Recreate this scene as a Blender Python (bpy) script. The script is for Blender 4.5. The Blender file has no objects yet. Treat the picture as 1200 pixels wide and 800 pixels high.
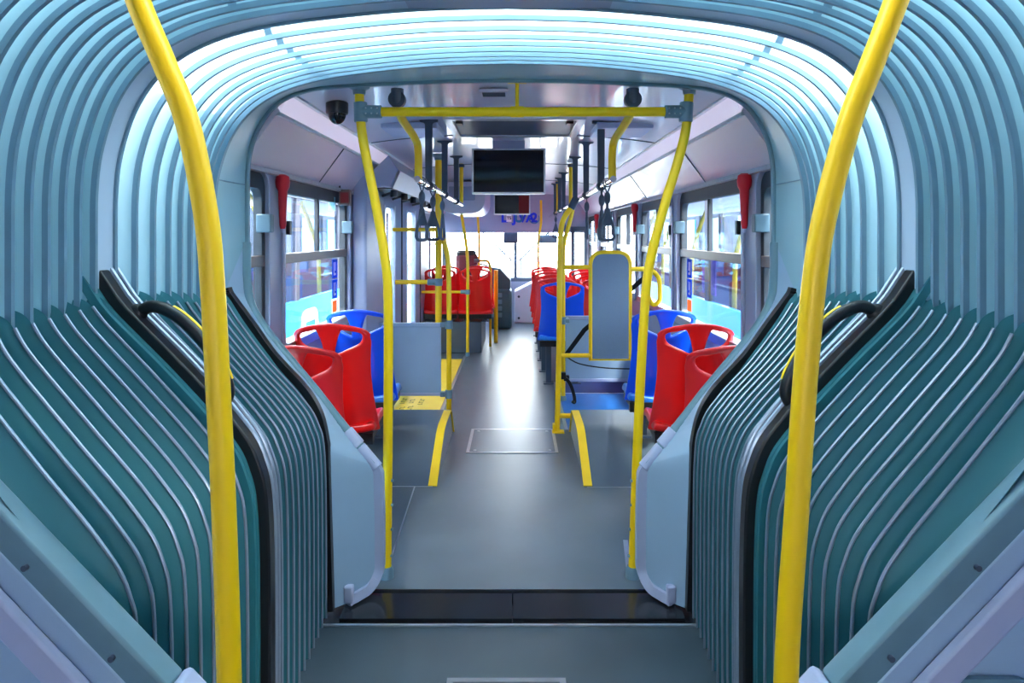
import bpy, bmesh, math, random
from mathutils import Vector, Matrix
from mathutils.geometry import tessellate_polygon
random.seed(7)
S = bpy.context.scene
COL = S.collection
PI = math.pi
CAMX, CAMZ, F = 0.03, 1.55, 800.0

def at(x, y, Y):
    """measure: photograph pixel (1200x800) at depth Y metres -> point in the bus"""
    return Vector((CAMX + (x - 606) * Y / F, Y, CAMZ + (276 - y) * Y / F))

# ------------------------------------------------------------------ materials
def srgb(r, g, b):
    f = lambda c: (c / 255 / 12.92) if c / 255 <= 0.04045 else ((c / 255 + 0.055) / 1.055) ** 2.4
    return (f(r), f(g), f(b), 1)

def mat(name, rgb, rough=0.5, metal=0.0, spec=0.5, noise=0.0, scale=8.0, bump=0.0, bscale=200.0, coat=0.0):
    m = bpy.data.materials.new(name); m.use_nodes = True
    nt = m.node_tree; b = nt.nodes['Principled BSDF']
    c = srgb(*rgb)
    b.inputs['Base Color'].default_value = c
    b.inputs['Roughness'].default_value = rough
    b.inputs['Metallic'].default_value = metal
    b.inputs['Specular IOR Level'].default_value = spec
    b.inputs['Coat Weight'].default_value = coat
    tc = nt.nodes.new('ShaderNodeTexCoord')
    n = nt.nodes.new('ShaderNodeTexNoise'); n.inputs['Scale'].default_value = scale; n.inputs['Detail'].default_value = 4
    nt.links.new(tc.outputs['Object'], n.inputs['Vector'])
    r = nt.nodes.new('ShaderNodeValToRGB')
    k = noise if noise else 0.03
    r.color_ramp.elements[0].position = 0.3; r.color_ramp.elements[1].position = 0.7
    r.color_ramp.elements[0].color = tuple(v * (1 - k) for v in c[:3]) + (1,)
    r.color_ramp.elements[1].color = tuple(min(1, v * (1 + k)) for v in c[:3]) + (1,)
    nt.links.new(n.outputs['Fac'], r.inputs['Fac']); nt.links.new(r.outputs['Color'], b.inputs['Base Color'])
    if bump:
        n2 = nt.nodes.new('ShaderNodeTexNoise'); n2.inputs['Scale'].default_value = bscale; n2.inputs['Detail'].default_value = 2
        nt.links.new(tc.outputs['Object'], n2.inputs['Vector'])
        bp = nt.nodes.new('ShaderNodeBump'); bp.inputs['Strength'].default_value = bump; bp.inputs['Distance'].default_value = 0.002
        nt.links.new(n2.outputs['Fac'], bp.inputs['Height']); nt.links.new(bp.outputs['Normal'], b.inputs['Normal'])
    return m

def glass(name, tint=(0.93, 0.97, 0.98), refl=0.07):
    m = bpy.data.materials.new(name); m.use_nodes = True
    nt = m.node_tree; nt.nodes.clear()
    o = nt.nodes.new('ShaderNodeOutputMaterial'); mx = nt.nodes.new('ShaderNodeMixShader')
    t = nt.nodes.new('ShaderNodeBsdfTransparent'); t.inputs['Color'].default_value = tint + (1,)
    g = nt.nodes.new('ShaderNodeBsdfGlossy'); g.inputs['Roughness'].default_value = 0.02
    mx.inputs['Fac'].default_value = refl
    nt.links.new(t.outputs[0], mx.inputs[1]); nt.links.new(g.outputs[0], mx.inputs[2]); nt.links.new(mx.outputs[0], o.inputs['Surface'])
    return m

def fabric(name, rgb, trgb, fac):
    m = bpy.data.materials.new(name); m.use_nodes = True
    nt = m.node_tree; nt.nodes.clear()
    o = nt.nodes.new('ShaderNodeOutputMaterial'); mx = nt.nodes.new('ShaderNodeMixShader')
    d = nt.nodes.new('ShaderNodeBsdfPrincipled'); d.inputs['Base Color'].default_value = srgb(*rgb); d.inputs['Roughness'].default_value = 0.55
    t = nt.nodes.new('ShaderNodeBsdfTranslucent'); t.inputs['Color'].default_value = srgb(*trgb)
    tc = nt.nodes.new('ShaderNodeTexCoord'); n = nt.nodes.new('ShaderNodeTexNoise'); n.inputs['Scale'].default_value = 260
    bp = nt.nodes.new('ShaderNodeBump'); bp.inputs['Strength'].default_value = 0.15; bp.inputs['Distance'].default_value = 0.001
    nt.links.new(tc.outputs['Object'], n.inputs['Vector']); nt.links.new(n.outputs['Fac'], bp.inputs['Height']); nt.links.new(bp.outputs['Normal'], d.inputs['Normal'])
    mx.inputs['Fac'].default_value = fac
    nt.links.new(d.outputs[0], mx.inputs[1]); nt.links.new(t.outputs[0], mx.inputs[2]); nt.links.new(mx.outputs[0], o.inputs['Surface'])
    return m

def emit(name, rgb, s):
    m = bpy.data.materials.new(name); m.use_nodes = True
    b = m.node_tree.nodes['Principled BSDF']
    b.inputs['Base Color'].default_value = srgb(*rgb); b.inputs['Emission Color'].default_value = srgb(*rgb); b.inputs['Emission Strength'].default_value = s
    return m

M = dict(
    floor=mat('vinyl_floor', (86, 101, 114), 0.3, noise=0.10, scale=3, bump=0.25, bscale=500),
    floor_dark=mat('dark_floor_plate', (54, 68, 78), 0.42, noise=0.12, scale=4, bump=0.3, bscale=400),
    rampblack=mat('black_threshold', (34, 36, 42), 0.18, noise=0.2, scale=9),
    wall=mat('grey_wall_plastic', (150, 158, 182), 0.42, noise=0.04, scale=3),
    ceil=mat('pale_ceiling_laminate', (196, 194, 212), 0.28, noise=0.03, scale=2, coat=0.3),
    cove=mat('pale_cove_laminate', (206, 200, 216), 0.3, noise=0.03, scale=2, coat=0.3),
    lens=emit('lamp_lens', (226, 216, 236), 0.13),
    alu=mat('satin_aluminium', (196, 202, 208), 0.28, metal=0.85, noise=0.06, scale=30),
    chrome=mat('polished_steel', (225, 220, 210), 0.08, metal=1.0),
    bronze=mat('bronze_window_bar', (84, 74, 68), 0.4, metal=0.1, noise=0.1, scale=12),
    rubber=mat('dark_rubber', (40, 46, 54), 0.5, noise=0.1),
    black=mat('black_plastic', (20, 22, 26), 0.35, noise=0.1),
    blackgloss=mat('dark_screen', (14, 15, 22), 0.08),
    yellow=mat('yellow_paint', (255, 208, 0), 0.42, noise=0.01, scale=5, coat=0.0),
    yellowtrim=mat('yellow_nosing', (252, 208, 20), 0.5, noise=0.04),
    yellowmat=mat('yellow_mat', (255, 214, 62), 0.5, noise=0.05, scale=6, bump=0.3, bscale=300),
    bluemat=mat('blue_mat', (36, 104, 178), 0.45, noise=0.07, scale=6, bump=0.3, bscale=300),
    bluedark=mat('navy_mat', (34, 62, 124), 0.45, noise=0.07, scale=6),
    red=mat('red_plastic', (252, 26, 24), 0.32, noise=0.04, scale=4, bump=0.06, bscale=300, coat=0.25),
    shadedred=mat('shaded_red_plastic', (222, 30, 38), 0.32, noise=0.04, scale=4, bump=0.06, bscale=300, coat=0.25),  # same red plastic, with the shade of the bellows put into the colour
    blue=mat('blue_plastic', (4, 82, 236), 0.32, noise=0.04, scale=4, bump=0.06, bscale=300, coat=0.25),
    clamp=mat('grey_clamp', (110, 138, 152), 0.4, noise=0.06, scale=20),
    greyblue=mat('grey_panel', (150, 176, 200), 0.42, noise=0.05, scale=3, bump=0.1, bscale=400),
    mesh=mat('grey_pad', (112, 134, 154), 0.55, noise=0.08, scale=200, bump=0.3, bscale=500),
    ltrim=mat('pale_grey_edging', (168, 176, 204), 0.4, noise=0.04),
    dark=mat('slate_plastic', (60, 74, 92), 0.42, noise=0.06),
    railteal=mat('teal_grey_rail', (98, 132, 146), 0.4, noise=0.06, scale=14),
    rib=mat('silver_bead', (140, 154, 172), 0.28, metal=0.45, noise=0.05, scale=20),
    hoop=mat('blue_grey_hoop', (104, 136, 156), 0.4, metal=0.15, noise=0.06, scale=14),
    frameteal=mat('pale_teal_lining', (138, 176, 190), 0.4, noise=0.04, scale=3),
    midframe=mat('pale_hoop_frame', (172, 190, 210), 0.4, noise=0.04, scale=3),
    bellow=fabric('arch_bellows_fabric', (158, 190, 200), (226, 236, 238), 0.24),
    bellow_side=fabric('arch_bellows_side', (142, 184, 196), (210, 230, 234), 0.10),
    cover=fabric('teal_cover_fabric', (36, 106, 117), (20, 90, 96), 0.03),
    glass=glass('window_glass'),
    glassfar=glass('bus_glass', (0.66, 0.74, 0.84), 0.12),
    cyan=mat('cyan_bus_paint', (0, 170, 226), 0.3, noise=0.05, scale=1.5, coat=0.4),
    white=mat('white_paint', (236, 238, 242), 0.4, noise=0.03),
    asphalt=mat('pale_asphalt', (150, 150, 150), 0.8, noise=0.2, scale=2),
    redsleeve=mat('red_sleeve', (205, 16, 38), 0.4, noise=0.05),
    sign=fabric('sticker_blue', (20, 92, 190), (20, 92, 200), 0.6),
    orange=fabric('sticker_orange', (238, 160, 96), (238, 150, 90), 0.6),
    tealcard=mat('teal_card', (136, 186, 196), 0.4, noise=0.2, scale=60),
    letterblue=mat('letter_blue', (10, 60, 220), 0.4),
    letterteal=mat('letter_teal', (20, 120, 170), 0.4),
    console=mat('teal_console', (50, 84, 94), 0.42, noise=0.08),
    whitepanel=mat('white_cabinet', (214, 218, 232), 0.35, noise=0.03),
    ledred=emit('red_led_screen', (96, 8, 14), 0.05),
    wirewhite=mat('white_wire', (235, 240, 245), 0.4),
    bluepad=mat('sky_blue_plastic', (30, 130, 235), 0.32, coat=0.2),
    maroon=mat('maroon_cloth', (92, 30, 44), 0.7, noise=0.1, scale=40),
    latch=mat('grey_latch', (78, 104, 118), 0.4),
    leaf=mat('pale_foliage', (150, 176, 96), 0.8, noise=0.35, scale=3),
    stone=mat('grey_pillar', (66, 66, 76), 0.8, noise=0.12, scale=2),
    facade=mat('depot_facade', (58, 58, 66), 0.8, noise=0.5, scale=.5),
    purple=mat('purple_poster', (120, 60, 180), 0.5, noise=0.5, scale=9),
)

# ------------------------------------------------------------------ mesh collector
LOC = {}
class MB:
    def __init__(self): self.v = []; self.f = []
    def add(self, vs, fs):
        o = len(self.v); self.v += [Vector(p) for p in vs]; self.f += [tuple(i + o for i in q) for q in fs]; return self
    def box(self, x0, x1, y0, y1, z0, z1):
        return self.add([(x0,y0,z0),(x1,y0,z0),(x1,y1,z0),(x0,y1,z0),(x0,y0,z1),(x1,y0,z1),(x1,y1,z1),(x0,y1,z1)],
            [(0,3,2,1),(4,5,6,7),(0,1,5,4),(1,2,6,5),(2,3,7,6),(3,0,4,7)])
    def sweep(self, path, prof, closed=False, up=None, caps=True):
        """prof: list of (a,b) in the frame (side, up) carried along path"""
        P = [Vector(p) for p in path]; n = len(P); k = len(prof)
        T = []
        for i in range(n):
            if closed: t = P[(i+1) % n] - P[i-1]
            else: t = P[min(i+1, n-1)] - P[max(i-1, 0)]
            T.append(t.normalized())
        if up is None:
            u = Vector((0,0,1)) if abs(T[0].z) < 0.9 else Vector((0,1,0))
        else: u = Vector(up)
        vs = []
        for i in range(n):
            u = (u - T[i] * u.dot(T[i])) if up is None else (Vector(up) - T[i] * Vector(up).dot(T[i]))
            u.normalize(); s = T[i].cross(u)
            vs += [P[i] + s * a + u * b for a, b in prof]
        fs = []
        m = n if closed else n - 1
        for i in range(m):
            j = (i + 1) % n
            for q in range(k):
                r = (q + 1) % k
                fs.append((i*k+q, j*k+q, j*k+r, i*k+r))
        if not closed and caps:
            fs.append(tuple(range(k))[::1]); fs.append(tuple((n-1)*k + q for q in range(k))[::-1])
        return self.add(vs, fs)
    def tube(self, path, r, n=10, closed=False):
        return self.sweep(path, [(r*math.cos(2*PI*i/n), r*math.sin(2*PI*i/n)) for i in range(n)], closed)
    def cyl(self, a, b, r, n=16, r2=None):
        a, b = Vector(a), Vector(b); t = (b-a).normalized()
        u = Vector((0,0,1)) if abs(t.z) < .9 else Vector((1,0,0)); u = (u - t*u.dot(t)).normalized(); s = t.cross(u)
        r2 = r if r2 is None else r2
        vs = [a + (s*math.cos(2*PI*i/n) + u*math.sin(2*PI*i/n))*r for i in range(n)] + [b + (s*math.cos(2*PI*i/n) + u*math.sin(2*PI*i/n))*r2 for i in range(n)]
        fs = [(i, (i+1)%n, n+(i+1)%n, n+i) for i in range(n)] + [tuple(range(n))[::-1], tuple(range(n, 2*n))]
        return self.add(vs, fs)
    def lathe(self, c, prof, axis='z', n=20):
        """prof: list of (r, h)"""
        vs = []
        for r, h in prof:
            for i in range(n):
                a, b = r*math.cos(2*PI*i/n), r*math.sin(2*PI*i/n)
                p = {'z': (a, b, h), 'y': (a, h, b), 'x': (h, a, b)}[axis]
                vs.append(Vector(c) + Vector(p))
        fs = []
        for j in range(len(prof)-1):
            for i in range(n):
                fs.append((j*n+i, j*n+(i+1)%n, (j+1)*n+(i+1)%n, (j+1)*n+i))
        fs.append(tuple(range(n))[::-1]); fs.append(tuple((len(prof)-1)*n+i for i in range(n)))
        return self.add(vs, fs)
    def ball(self, c, rx, ry, rz, n=16, m=10):
        vs, fs = [], []
        for j in range(m+1):
            t = PI*j/m
            for i in range(n):
                a = 2*PI*i/n
                vs.append((c[0]+rx*math.sin(t)*math.cos(a), c[1]+ry*math.sin(t)*math.sin(a), c[2]+rz*math.cos(t)))
        for j in range(m):
            for i in range(n):
                fs.append((j*n+i, (j+1)*n+i, (j+1)*n+(i+1)%n, j*n+(i+1)%n))
        return self.add(vs, fs)
    def plate(self, outer, holes, w0, w1, fn):
        """polygon with holes in (u,v), thickened from w0 to w1, placed by fn(u,v,w)"""
        loops = [outer] + list(holes)
        tri = tessellate_polygon([[Vector((p[0], p[1], 0)) for p in l] for l in loops])
        flat = [p for l in loops for p in l]; n = len(flat)
        vs = [fn(p[0], p[1], w0) for p in flat] + [fn(p[0], p[1], w1) for p in flat]
        fs = [tuple(t) for t in tri] + [tuple(i+n for i in t)[::-1] for t in tri]
        o = 0
        for l in loops:
            k = len(l)
            for i in range(k):
                a, b = o+i, o+(i+1)%k
                fs.append((a, b, b+n, a+n))
            o += k
        return self.add(vs, fs)
    def grid(self, rows, closed=False):
        k = len(rows[0]); vs = [p for r in rows for p in r]; fs = []
        for j in range(len(rows)-1):
            for i in range(k if closed else k-1):
                fs.append((j*k+i, j*k+(i+1)%k, (j+1)*k+(i+1)%k, (j+1)*k+i))
        return self.add(vs, fs)
    def data(self, name, m, off=Vector((0,0,0)), ang=38):
        me = bpy.data.meshes.new(name)
        me.from_pydata([tuple(p - off) for p in self.v], [], self.f); me.validate(); 
        bm = bmesh.new(); bm.from_mesh(me); bmesh.ops.remove_doubles(bm, verts=bm.verts, dist=1e-6); bmesh.ops.recalc_face_normals(bm, faces=bm.faces); bm.to_mesh(me); bm.free()
        for p in me.polygons: p.use_smooth = True
        me.set_sharp_from_angle(angle=math.radians(ang))
        me.materials.append(m); return me
    def build(self, name, m, parent=None, bevel=0, ang=38):
        if parent is None:
            xs = [p.x for p in self.v]; ys = [p.y for p in self.v]; zs = [p.z for p in self.v]
            off = Vector(((min(xs)+max(xs))/2, (min(ys)+max(ys))/2, min(zs)))
        else: off = LOC[parent.name]
        o = bpy.data.objects.new(name, self.data(name, m, off, ang)); COL.objects.link(o)
        if parent is None: o.location = off
        else: o.parent = parent
        LOC[o.name] = off.copy()
        if bevel:
            b = o.modifiers.new('bevel', 'BEVEL'); b.width = bevel; b.segments = 2; b.limit_method = 'ANGLE'; b.angle_limit = math.radians(40)
        return o

def tag(o, label=None, cat=None, group=None, kind=None):
    if label: o['label'] = label
    if cat: o['category'] = cat
    if group: o['group'] = group
    if kind: o['kind'] = kind
    return o
def thing(name, loc, label, cat, group=None, kind=None):
    o = bpy.data.objects.new(name, None); COL.objects.link(o); o.location = loc; o.empty_display_size = 0.1
    LOC[o.name] = Vector(loc)
    return tag(o, label, cat, group, kind)
def structure(o, label=None): o['kind'] = 'structure'; 
def struct(mb, name, m, label=None, bevel=0):
    o = mb.build(name, m, None, bevel); o['kind'] = 'structure'
    if label: o['label'] = label
    return o

def cr(pts, n=8, closed=False):
    """Catmull-Rom through pts"""
    P = [Vector(p) for p in pts]; out = []; k = len(P)
    for i in range(k if closed else k-1):
        if closed: a, b, c, d = P[i-1], P[i], P[(i+1)%k], P[(i+2)%k]
        else: a, b, c, d = P[max(i-1,0)], P[i], P[i+1], P[min(i+2,k-1)]
        for j in range(n):
            t = j/n
            out.append(0.5*((2*b) + (c-a)*t + (2*a-5*b+4*c-d)*t*t + (3*b-a-3*c+d)*t**3))
    if not closed: out.append(P[-1])
    return out
def fillet(pts, r, n=6, closed=False):
    """polyline with rounded corners"""
    P = [Vector(p) for p in pts]; k = len(P); out = []
    for i in range(k):
        if not closed and i in (0, k-1): out.append(P[i]); continue
        a, b, c = P[i-1], P[i], P[(i+1) % k]
        d1, d2 = (a-b), (c-b); rr = min(r, d1.length*.49, d2.length*.49)
        p, q = b + d1.normalized()*rr, b + d2.normalized()*rr
        for j in range(n+1):
            t = j/n; out.append((1-t)**2*p + 2*t*(1-t)*b + t*t*q)
    return out
def rrect(x0, x1, y0, y1, r, n=6):
    out = []
    for cx, cy, a0 in ((x1-r, y1-r, 0), (x0+r, y1-r, 90), (x0+r, y0+r, 180), (x1-r, y0+r, 270)):
        for j in range(n+1):
            a = math.radians(a0 + 90*j/n); out.append((cx + r*math.cos(a), cy + r*math.sin(a)))
    return out
def text_mb(s, size, fn):
    """letters as thin raised mesh, placed by fn(u,v,w)"""
    cu = bpy.data.curves.new('letters', 'FONT'); cu.body = s; cu.size = size; cu.extrude = 0.001; cu.offset = size*.045; cu.align_x = 'CENTER'
    o = bpy.data.objects.new('letters', cu); COL.objects.link(o); bpy.context.view_layer.update()
    me = bpy.data.meshes.new_from_object(o.evaluated_get(bpy.context.evaluated_depsgraph_get()))
    mb = MB(); mb.add([fn(v.co.x, v.co.y, v.co.z) for v in me.vertices], [tuple(p.vertices) for p in me.polygons])
    bpy.data.objects.remove(o); bpy.data.curves.remove(cu); bpy.data.meshes.remove(me)
    return mb
YZ = lambda X: (lambda u, v, w: Vector((X + w, u, v)))
XZ = lambda Y: (lambda u, v, w: Vector((u, Y + w, v)))
XY = lambda Z: (lambda u, v, w: Vector((u, v, Z + w)))

# ================================================================== THE SETTING
WX = 1.215                       # inner face of the side walls
struct(MB().box(-1.3, 1.3, 2.99, 12.9, -0.06, 0.0), 'floor', M['floor'], 'grey vinyl floor of the front bus section')
struct(MB().box(-1.3, 1.3, -4.0, 2.72, -0.06, -0.004), 'floor_turntable', M['floor_dark'], 'dark floor plate of the turntable joint')
struct(MB().box(-20, 20, -14, 70, -1.02, -0.97), 'ground', M['asphalt'], 'pale depot ground outside the bus')

WIN_L = [(2.2, 3.41), (3.64, 5.04)]
WIN_R = [(2.2, 3.36), (3.58, 5.02), (5.2, 6.58), (6.8, 8.2), (8.4, 9.8), (10.0, 11.4)]
Z0, Z1 = 0.93, 1.865
# near windows run behind the joint lining, so the walls start there
def wall2(name, sx, wins, y0, y1, lab, extra=()):
    mb = MB()
    hs = [rrect(a, b, Z0, Z1, 0.09) for a, b in wins] + list(extra)
    mb.plate([(y0, -0.05), (y1, -0.05), (y1, 2.3), (y0, 2.3)], hs, 0, sx*0.06, YZ(sx*WX))
    return struct(mb, name, M['wall'], lab)
wall2('wall_left', -1, [(2.92, 3.41), (3.64, 5.04), (9.75, 11.9)], 2.88, 12.9, 'grey left wall with windows and door opening',
      extra=[[(5.86, 0.02), (8.38, 0.02), (8.38, 1.99), (5.86, 1.99)]])
wall2('wall_right', 1, [(2.92, 3.36)] + WIN_R[1:], 2.88, 12.9, 'grey right wall with a row of windows')
# rear section shell, behind the camera
for sx, nm in ((-1, 'wall_rear_left'), (1, 'wall_rear_right')):
    wall2(nm, sx, [(-3.6, -2.3)], -4.0, 1.24, 'grey side wall of the rear section')
struct(MB().box(-1.28, 1.28, -4.06, -4.0, 0, 2.3), 'wall_back', M['wall'], 'rear end wall of the bus')
struct(MB().box(-1.28, 1.28, -4.0, 1.2, 2.25, 2.3), 'ceiling_rear', M['ceil'], 'ceiling of the rear section')

# ceiling of the front section: slightly arched centre, then a lamp band and a sloping cove to the wall
rows = []
for Y in (3.085, 12.9):
    r = []
    for i in range(17):
        x = -1.03 + 2.06*i/16
        r.append(Vector((x, Y, 2.255 - 0.065*(abs(x)/1.03)**2.6)))
    rows.append(r)
mb = MB().grid(rows); rows2 = [[p + Vector((0,0,.04)) for p in r] for r in rows]; mb.grid(rows2)
mb.grid([rows[0], rows2[0]])
struct(mb, 'ceiling', M['ceil'], 'pale grey bus ceiling')
struct(MB().box(-1.3, 1.3, 2.98, 12.9, 2.36, 2.42), 'roof', M['white'], 'outer roof of the front section')
for k, Y in enumerate((4.75, 6.65, 8.6)):
    mb = MB(); mb.sweep([(x, Y, 2.2525 - 0.065*(abs(x)/1.03)**2.6) for x in [-1.0 + .1*i for i in range(21)]], [(-.004,-.003),(.004,-.003),(.004,.003),(-.004,.003)], up=(0,0,1))
    struct(mb, 'trim_%d' % (k+1), M['dark'], 'thin dark joint line across the ceiling')
for sx, nm in ((-1, 'left'), (1, 'right')):
    mb = MB().plate([(1.045, 2.115), (1.225, 1.868), (1.27, 1.87), (1.07, 2.16)], [], 3.085, 12.0, lambda u, v, w: Vector((sx*u, w, v)))
    struct(mb, 'trim_cove_' + nm, M['cove'], 'pale sloping panel above the %s windows' % nm)
    mb = MB().box(min(sx*1.195, sx*1.24), max(sx*1.195, sx*1.24), 3.085, 12.0, 1.858, 1.882)
    struct(mb, 'trim_rail_' + nm, M['alu'], 'thin aluminium rail along the top of the %s windows' % nm, bevel=.003)
    for j, Y in enumerate((4.28, 6.2, 8.2)):
        mb = MB(); mb.sweep([(sx*1.043, Y, 2.113), (sx*1.223, Y, 1.868)], [(-.003,-.003),(.003,-.003),(.003,.003),(-.003,.003)])
        struct(mb, 'trim_%s_joint_%d' % (nm, j+1), M['dark'], 'thin joint line in the %s cove panel' % nm)
    t = thing('ceiling_lamp', (sx*1.04, 3.1, 2.12), 'long pale strip lamp along the %s edge of the ceiling' % nm, 'lamp')
    mb = MB().plate([(1.0, 2.198), (1.012, 2.206), (1.06, 2.112), (1.046, 2.106)], [], 3.09, 11.4, lambda u, v, w: Vector((sx*u, w, v)))
    mb.build('lens', M['lens'], t)
    mb = MB()
    for a, b in (((.985, 2.205), (1.0, 2.195)), ((1.044, 2.112), (1.056, 2.098))):
        mb.plate([a, (a[0]+.012, a[1]-.014), (b[0]+.012, b[1]-.002), (b[0], b[1]+.012)] if False else [(a[0], a[1]), (a[0], a[1]-.018), (a[0]+.02, a[1]-.018), (a[0]+.02, a[1])], [], 3.087, 11.45, lambda u, v, w: Vector((sx*u, w, v)))
    mb.build('housing', M['alu'], t)

# windows
wn = 0
def window(sx, a, b, latch=True, dark=False):
    global wn; wn += 1
    t = thing('window_%d' % wn, (sx*WX, (a+b)/2, Z0), 'sliding bus window number %d' % wn, None, None, 'structure')
    t['label'] = 'bus side window with a bronze crossbar'
    fn = YZ(sx*(WX+.012))
    outer = rrect(a+.004, b-.004, Z0+.004, Z1-.004, 0.086); inner = rrect(a+.045, b-.045, Z0+.04, Z1-.085, 0.06)
    MB().plate(outer, [inner], 0, sx*.045, fn).build('window_frame', M['rubber'], t, bevel=.004)
    X = sx*(WX+.03)
    MB().box(X-.003, X+.003, a+.035, b-.035, Z0+.03, 1.41).build('lower_pane', M['glass'], t)
    MB().box(X+sx*.006-.003, X+sx*.006+.003, a+.035, b-.035, 1.44, Z1-.07).build('upper_pane', M['glass'], t)
    MB().box(min(X-sx*.028, X+sx*.012), max(X-sx*.028, X+sx*.012), a+.03, b-.03, 1.398, 1.452).build('crossbar', M['bronze'], t, bevel=.004)
    m_ = (a+b)/2
    MB().box(min(X-sx*.014, X+sx*.012), max(X-sx*.014, X+sx*.012), m_-.014, m_+.014, 1.45, Z1-.075).build('sash_bar', M['rubber'], t, bevel=.003)
    if latch:
        MB().box(min(X-sx*.075, X-sx*.002), max(X-sx*.075, X-sx*.002), b-.085, b-.035, 1.565, 1.655).build('latch', M['latch'], t, bevel=.006)
        MB().box(min(X-sx*.05, X-sx*.002), max(X-sx*.05, X-sx*.002), a+.04, a+.075, 1.555, 1.63).build('catch', M['black'], t, bevel=.004)
    MB().box(min(sx*(WX-.03), sx*(WX+.05)), max(sx*(WX-.03), sx*(WX+.05)), a+.02, b-.02, Z0-.012, Z0+.045).build('sill', M['alu'], t, bevel=.004)
    # inner rounded surround standing proud of the wall
    MB().plate(rrect(a-.035, b+.035, Z0-.035, Z1+.0, .115), [rrect(a+.003, b-.003, Z0+.003, Z1-.003, .088)], -sx*.012, 0, YZ(sx*WX)).build('surround', M['wall'], t, bevel=.004)
    return t
w1 = window(-1, 2.92, 3.41); w1['label'] = 'left window partly behind the joint lining'
w2 = window(-1, 3.64, 5.04); w2['label'] = 'left window beside the red and blue single seats'
w3 = window(-1, 9.75, 11.9, False); w3['label'] = 'left window beside the driver'
labs = ['right window partly behind the joint lining', 'right window beside the single seats', 'right window beside the padded yellow board', 'right window beside the blue bench',
        'right window beside the middle red seats', 'right window nearest the front door']
for i, (a, b) in enumerate([(2.92, 3.36)] + WIN_R[1:]):
    w = window(1, a, b); w['label'] = labs[i]

# front wall: header panel, windscreen, pillars
mb = MB().plate([(-1.25, 1.60), (1.25, 1.60), (1.25, 2.3), (-1.25, 2.3)], [], 0, .05, lambda u, v, w: Vector((u, 11.5 + w + (1.62-v)*.25, v)))
struct(mb, 'wall_front_header', M['wall'], 'grey panel above the windscreen')
mb = MB().box(-1.25, 1.25, 12.85, 12.9, -.05, 0.78); struct(mb, 'wall_front', M['wall'], 'front wall under the windscreen')
t = thing('window_%d' % (wn+1), (0, 12.6, .78), 'bright windscreen at the front of the bus', None, None, 'structure')
MB().plate([(-1.2, .75), (1.2, .75), (1.2, 1.72), (-1.2, 1.72)], [], 0, .006, XZ(12.7)).build('pane', M['glass'], t)
mb = MB(); mb.box(-.025, .025, 12.68, 12.72, .75, 1.72); mb.build('centre_bar', M['dark'], t)
mb = MB(); mb.box(-1.22, 1.22, 12.67, 12.73, .70, .77); mb.build('sill_bar', M['dark'], t)
for sx in (-1, 1):
    mb = MB(); mb.tube([(sx*.06, 12.62, 1.08), (sx*.62, 12.62, 1.62)], .016, 6); mb.tube([(sx*.1, 12.62, .8), (sx*.1, 12.62, 1.15)], .012, 6); mb.build('wiper', M['dark'], t)

# ================================================================== BELLOWS ARCH
half = cr([(1.195,1.28),(1.195,1.5),(1.193,1.68),(1.175,1.81),(1.125,1.95),(1.04,2.06),(.92,2.135),(.76,2.185),(.55,2.217),(.28,2.242),(0,2.25)], 5)
ARCH = [Vector((-p.x, p.y)) for p in half] + [Vector((p.x, p.y)) for p in half[:-1][::-1]]
def norms(P):
    N = []
    for i in range(len(P)):
        t = (P[min(i+1, len(P)-1)] - P[max(i-1, 0)]).normalized(); N.append(Vector((-t.y, t.x)))
    return N
AN = norms(ARCH)                 # outward
def pleats(mb, ys, depth, P, N, sub=7, w0=None):
    rows = []
    for a, b in zip(ys[:-1], ys[1:]):
        for j in range(sub):
            t = j/sub; d = depth*math.sin(PI*t)**.75
            rows.append([Vector((p.x + n.x*d, a + (b-a)*t, p.y + n.y*d)) for p, n in zip(P, N)])
    rows.append([Vector((p.x, ys[-1], p.y)) for p in P])
    mb.grid(rows); return mb
def arch_bellows(ys, depth, loc, label, sidem, roofm):
    t = thing('bellows', loc, label, 'bellows', 'folding joint bellows')
    ia = min(i for i, p in enumerate(ARCH) if p.x > -1.10 and p.y > 1.9); ib = len(ARCH) - 1 - ia
    for sl, nm, m in ((slice(0, ia+1), 'side_fabric', sidem), (slice(ia, ib+1), 'roof_fabric', roofm), (slice(ib, len(ARCH)), 'side_fabric', sidem)):
        pleats(MB(), ys, depth, ARCH[sl], AN[sl]).build(nm, m, t, ang=60)
    for Y in ys[1:-1]:
        mb = MB(); path = [Vector((p.x - n.x*.004, Y, p.y - n.y*.004)) for p, n in zip(ARCH, AN)]
        mb.sweep(path, [(-.007,-.010),(.007,-.010),(.007,.010),(-.007,.010)] if False else [(-.008,-.006),(.008,-.006),(.008,.006),(-.008,.006)], up=(0,1,0))
        mb.build('hoop', M['hoop'], t)
    for xs in (-.76, .86):
        i = min(range(len(ARCH)), key=lambda q: abs(ARCH[q].x - xs) + (9 if ARCH[q].y < 2 else 0))
        p, n = ARCH[i], AN[i]; tg = Vector((n.y, -n.x)); mb = MB()
        rows = [[], []]
        for a, b in zip(ys[:-1], ys[1:]):
            for j in range(8):
                tt = j/8; d = depth*math.sin(PI*tt)**.75 - .006
                for s, r in ((-1, rows[0]), (1, rows[1])):
                    q = p + n*d + tg*(.012*s); r.append(Vector((q.x, a+(b-a)*tt, q.y)))
        mb.grid(rows); rb = [[v + Vector((n.x*.003, 0, n.y*.003)) for v in r] for r in rows]; mb.grid(rb)
        mb.build('seam_strap', M['hoop'], t)
    return t
YF = [2.068, 2.18, 2.29, 2.39, 2.475, 2.55, 2.62, 2.68, 2.735]
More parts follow.
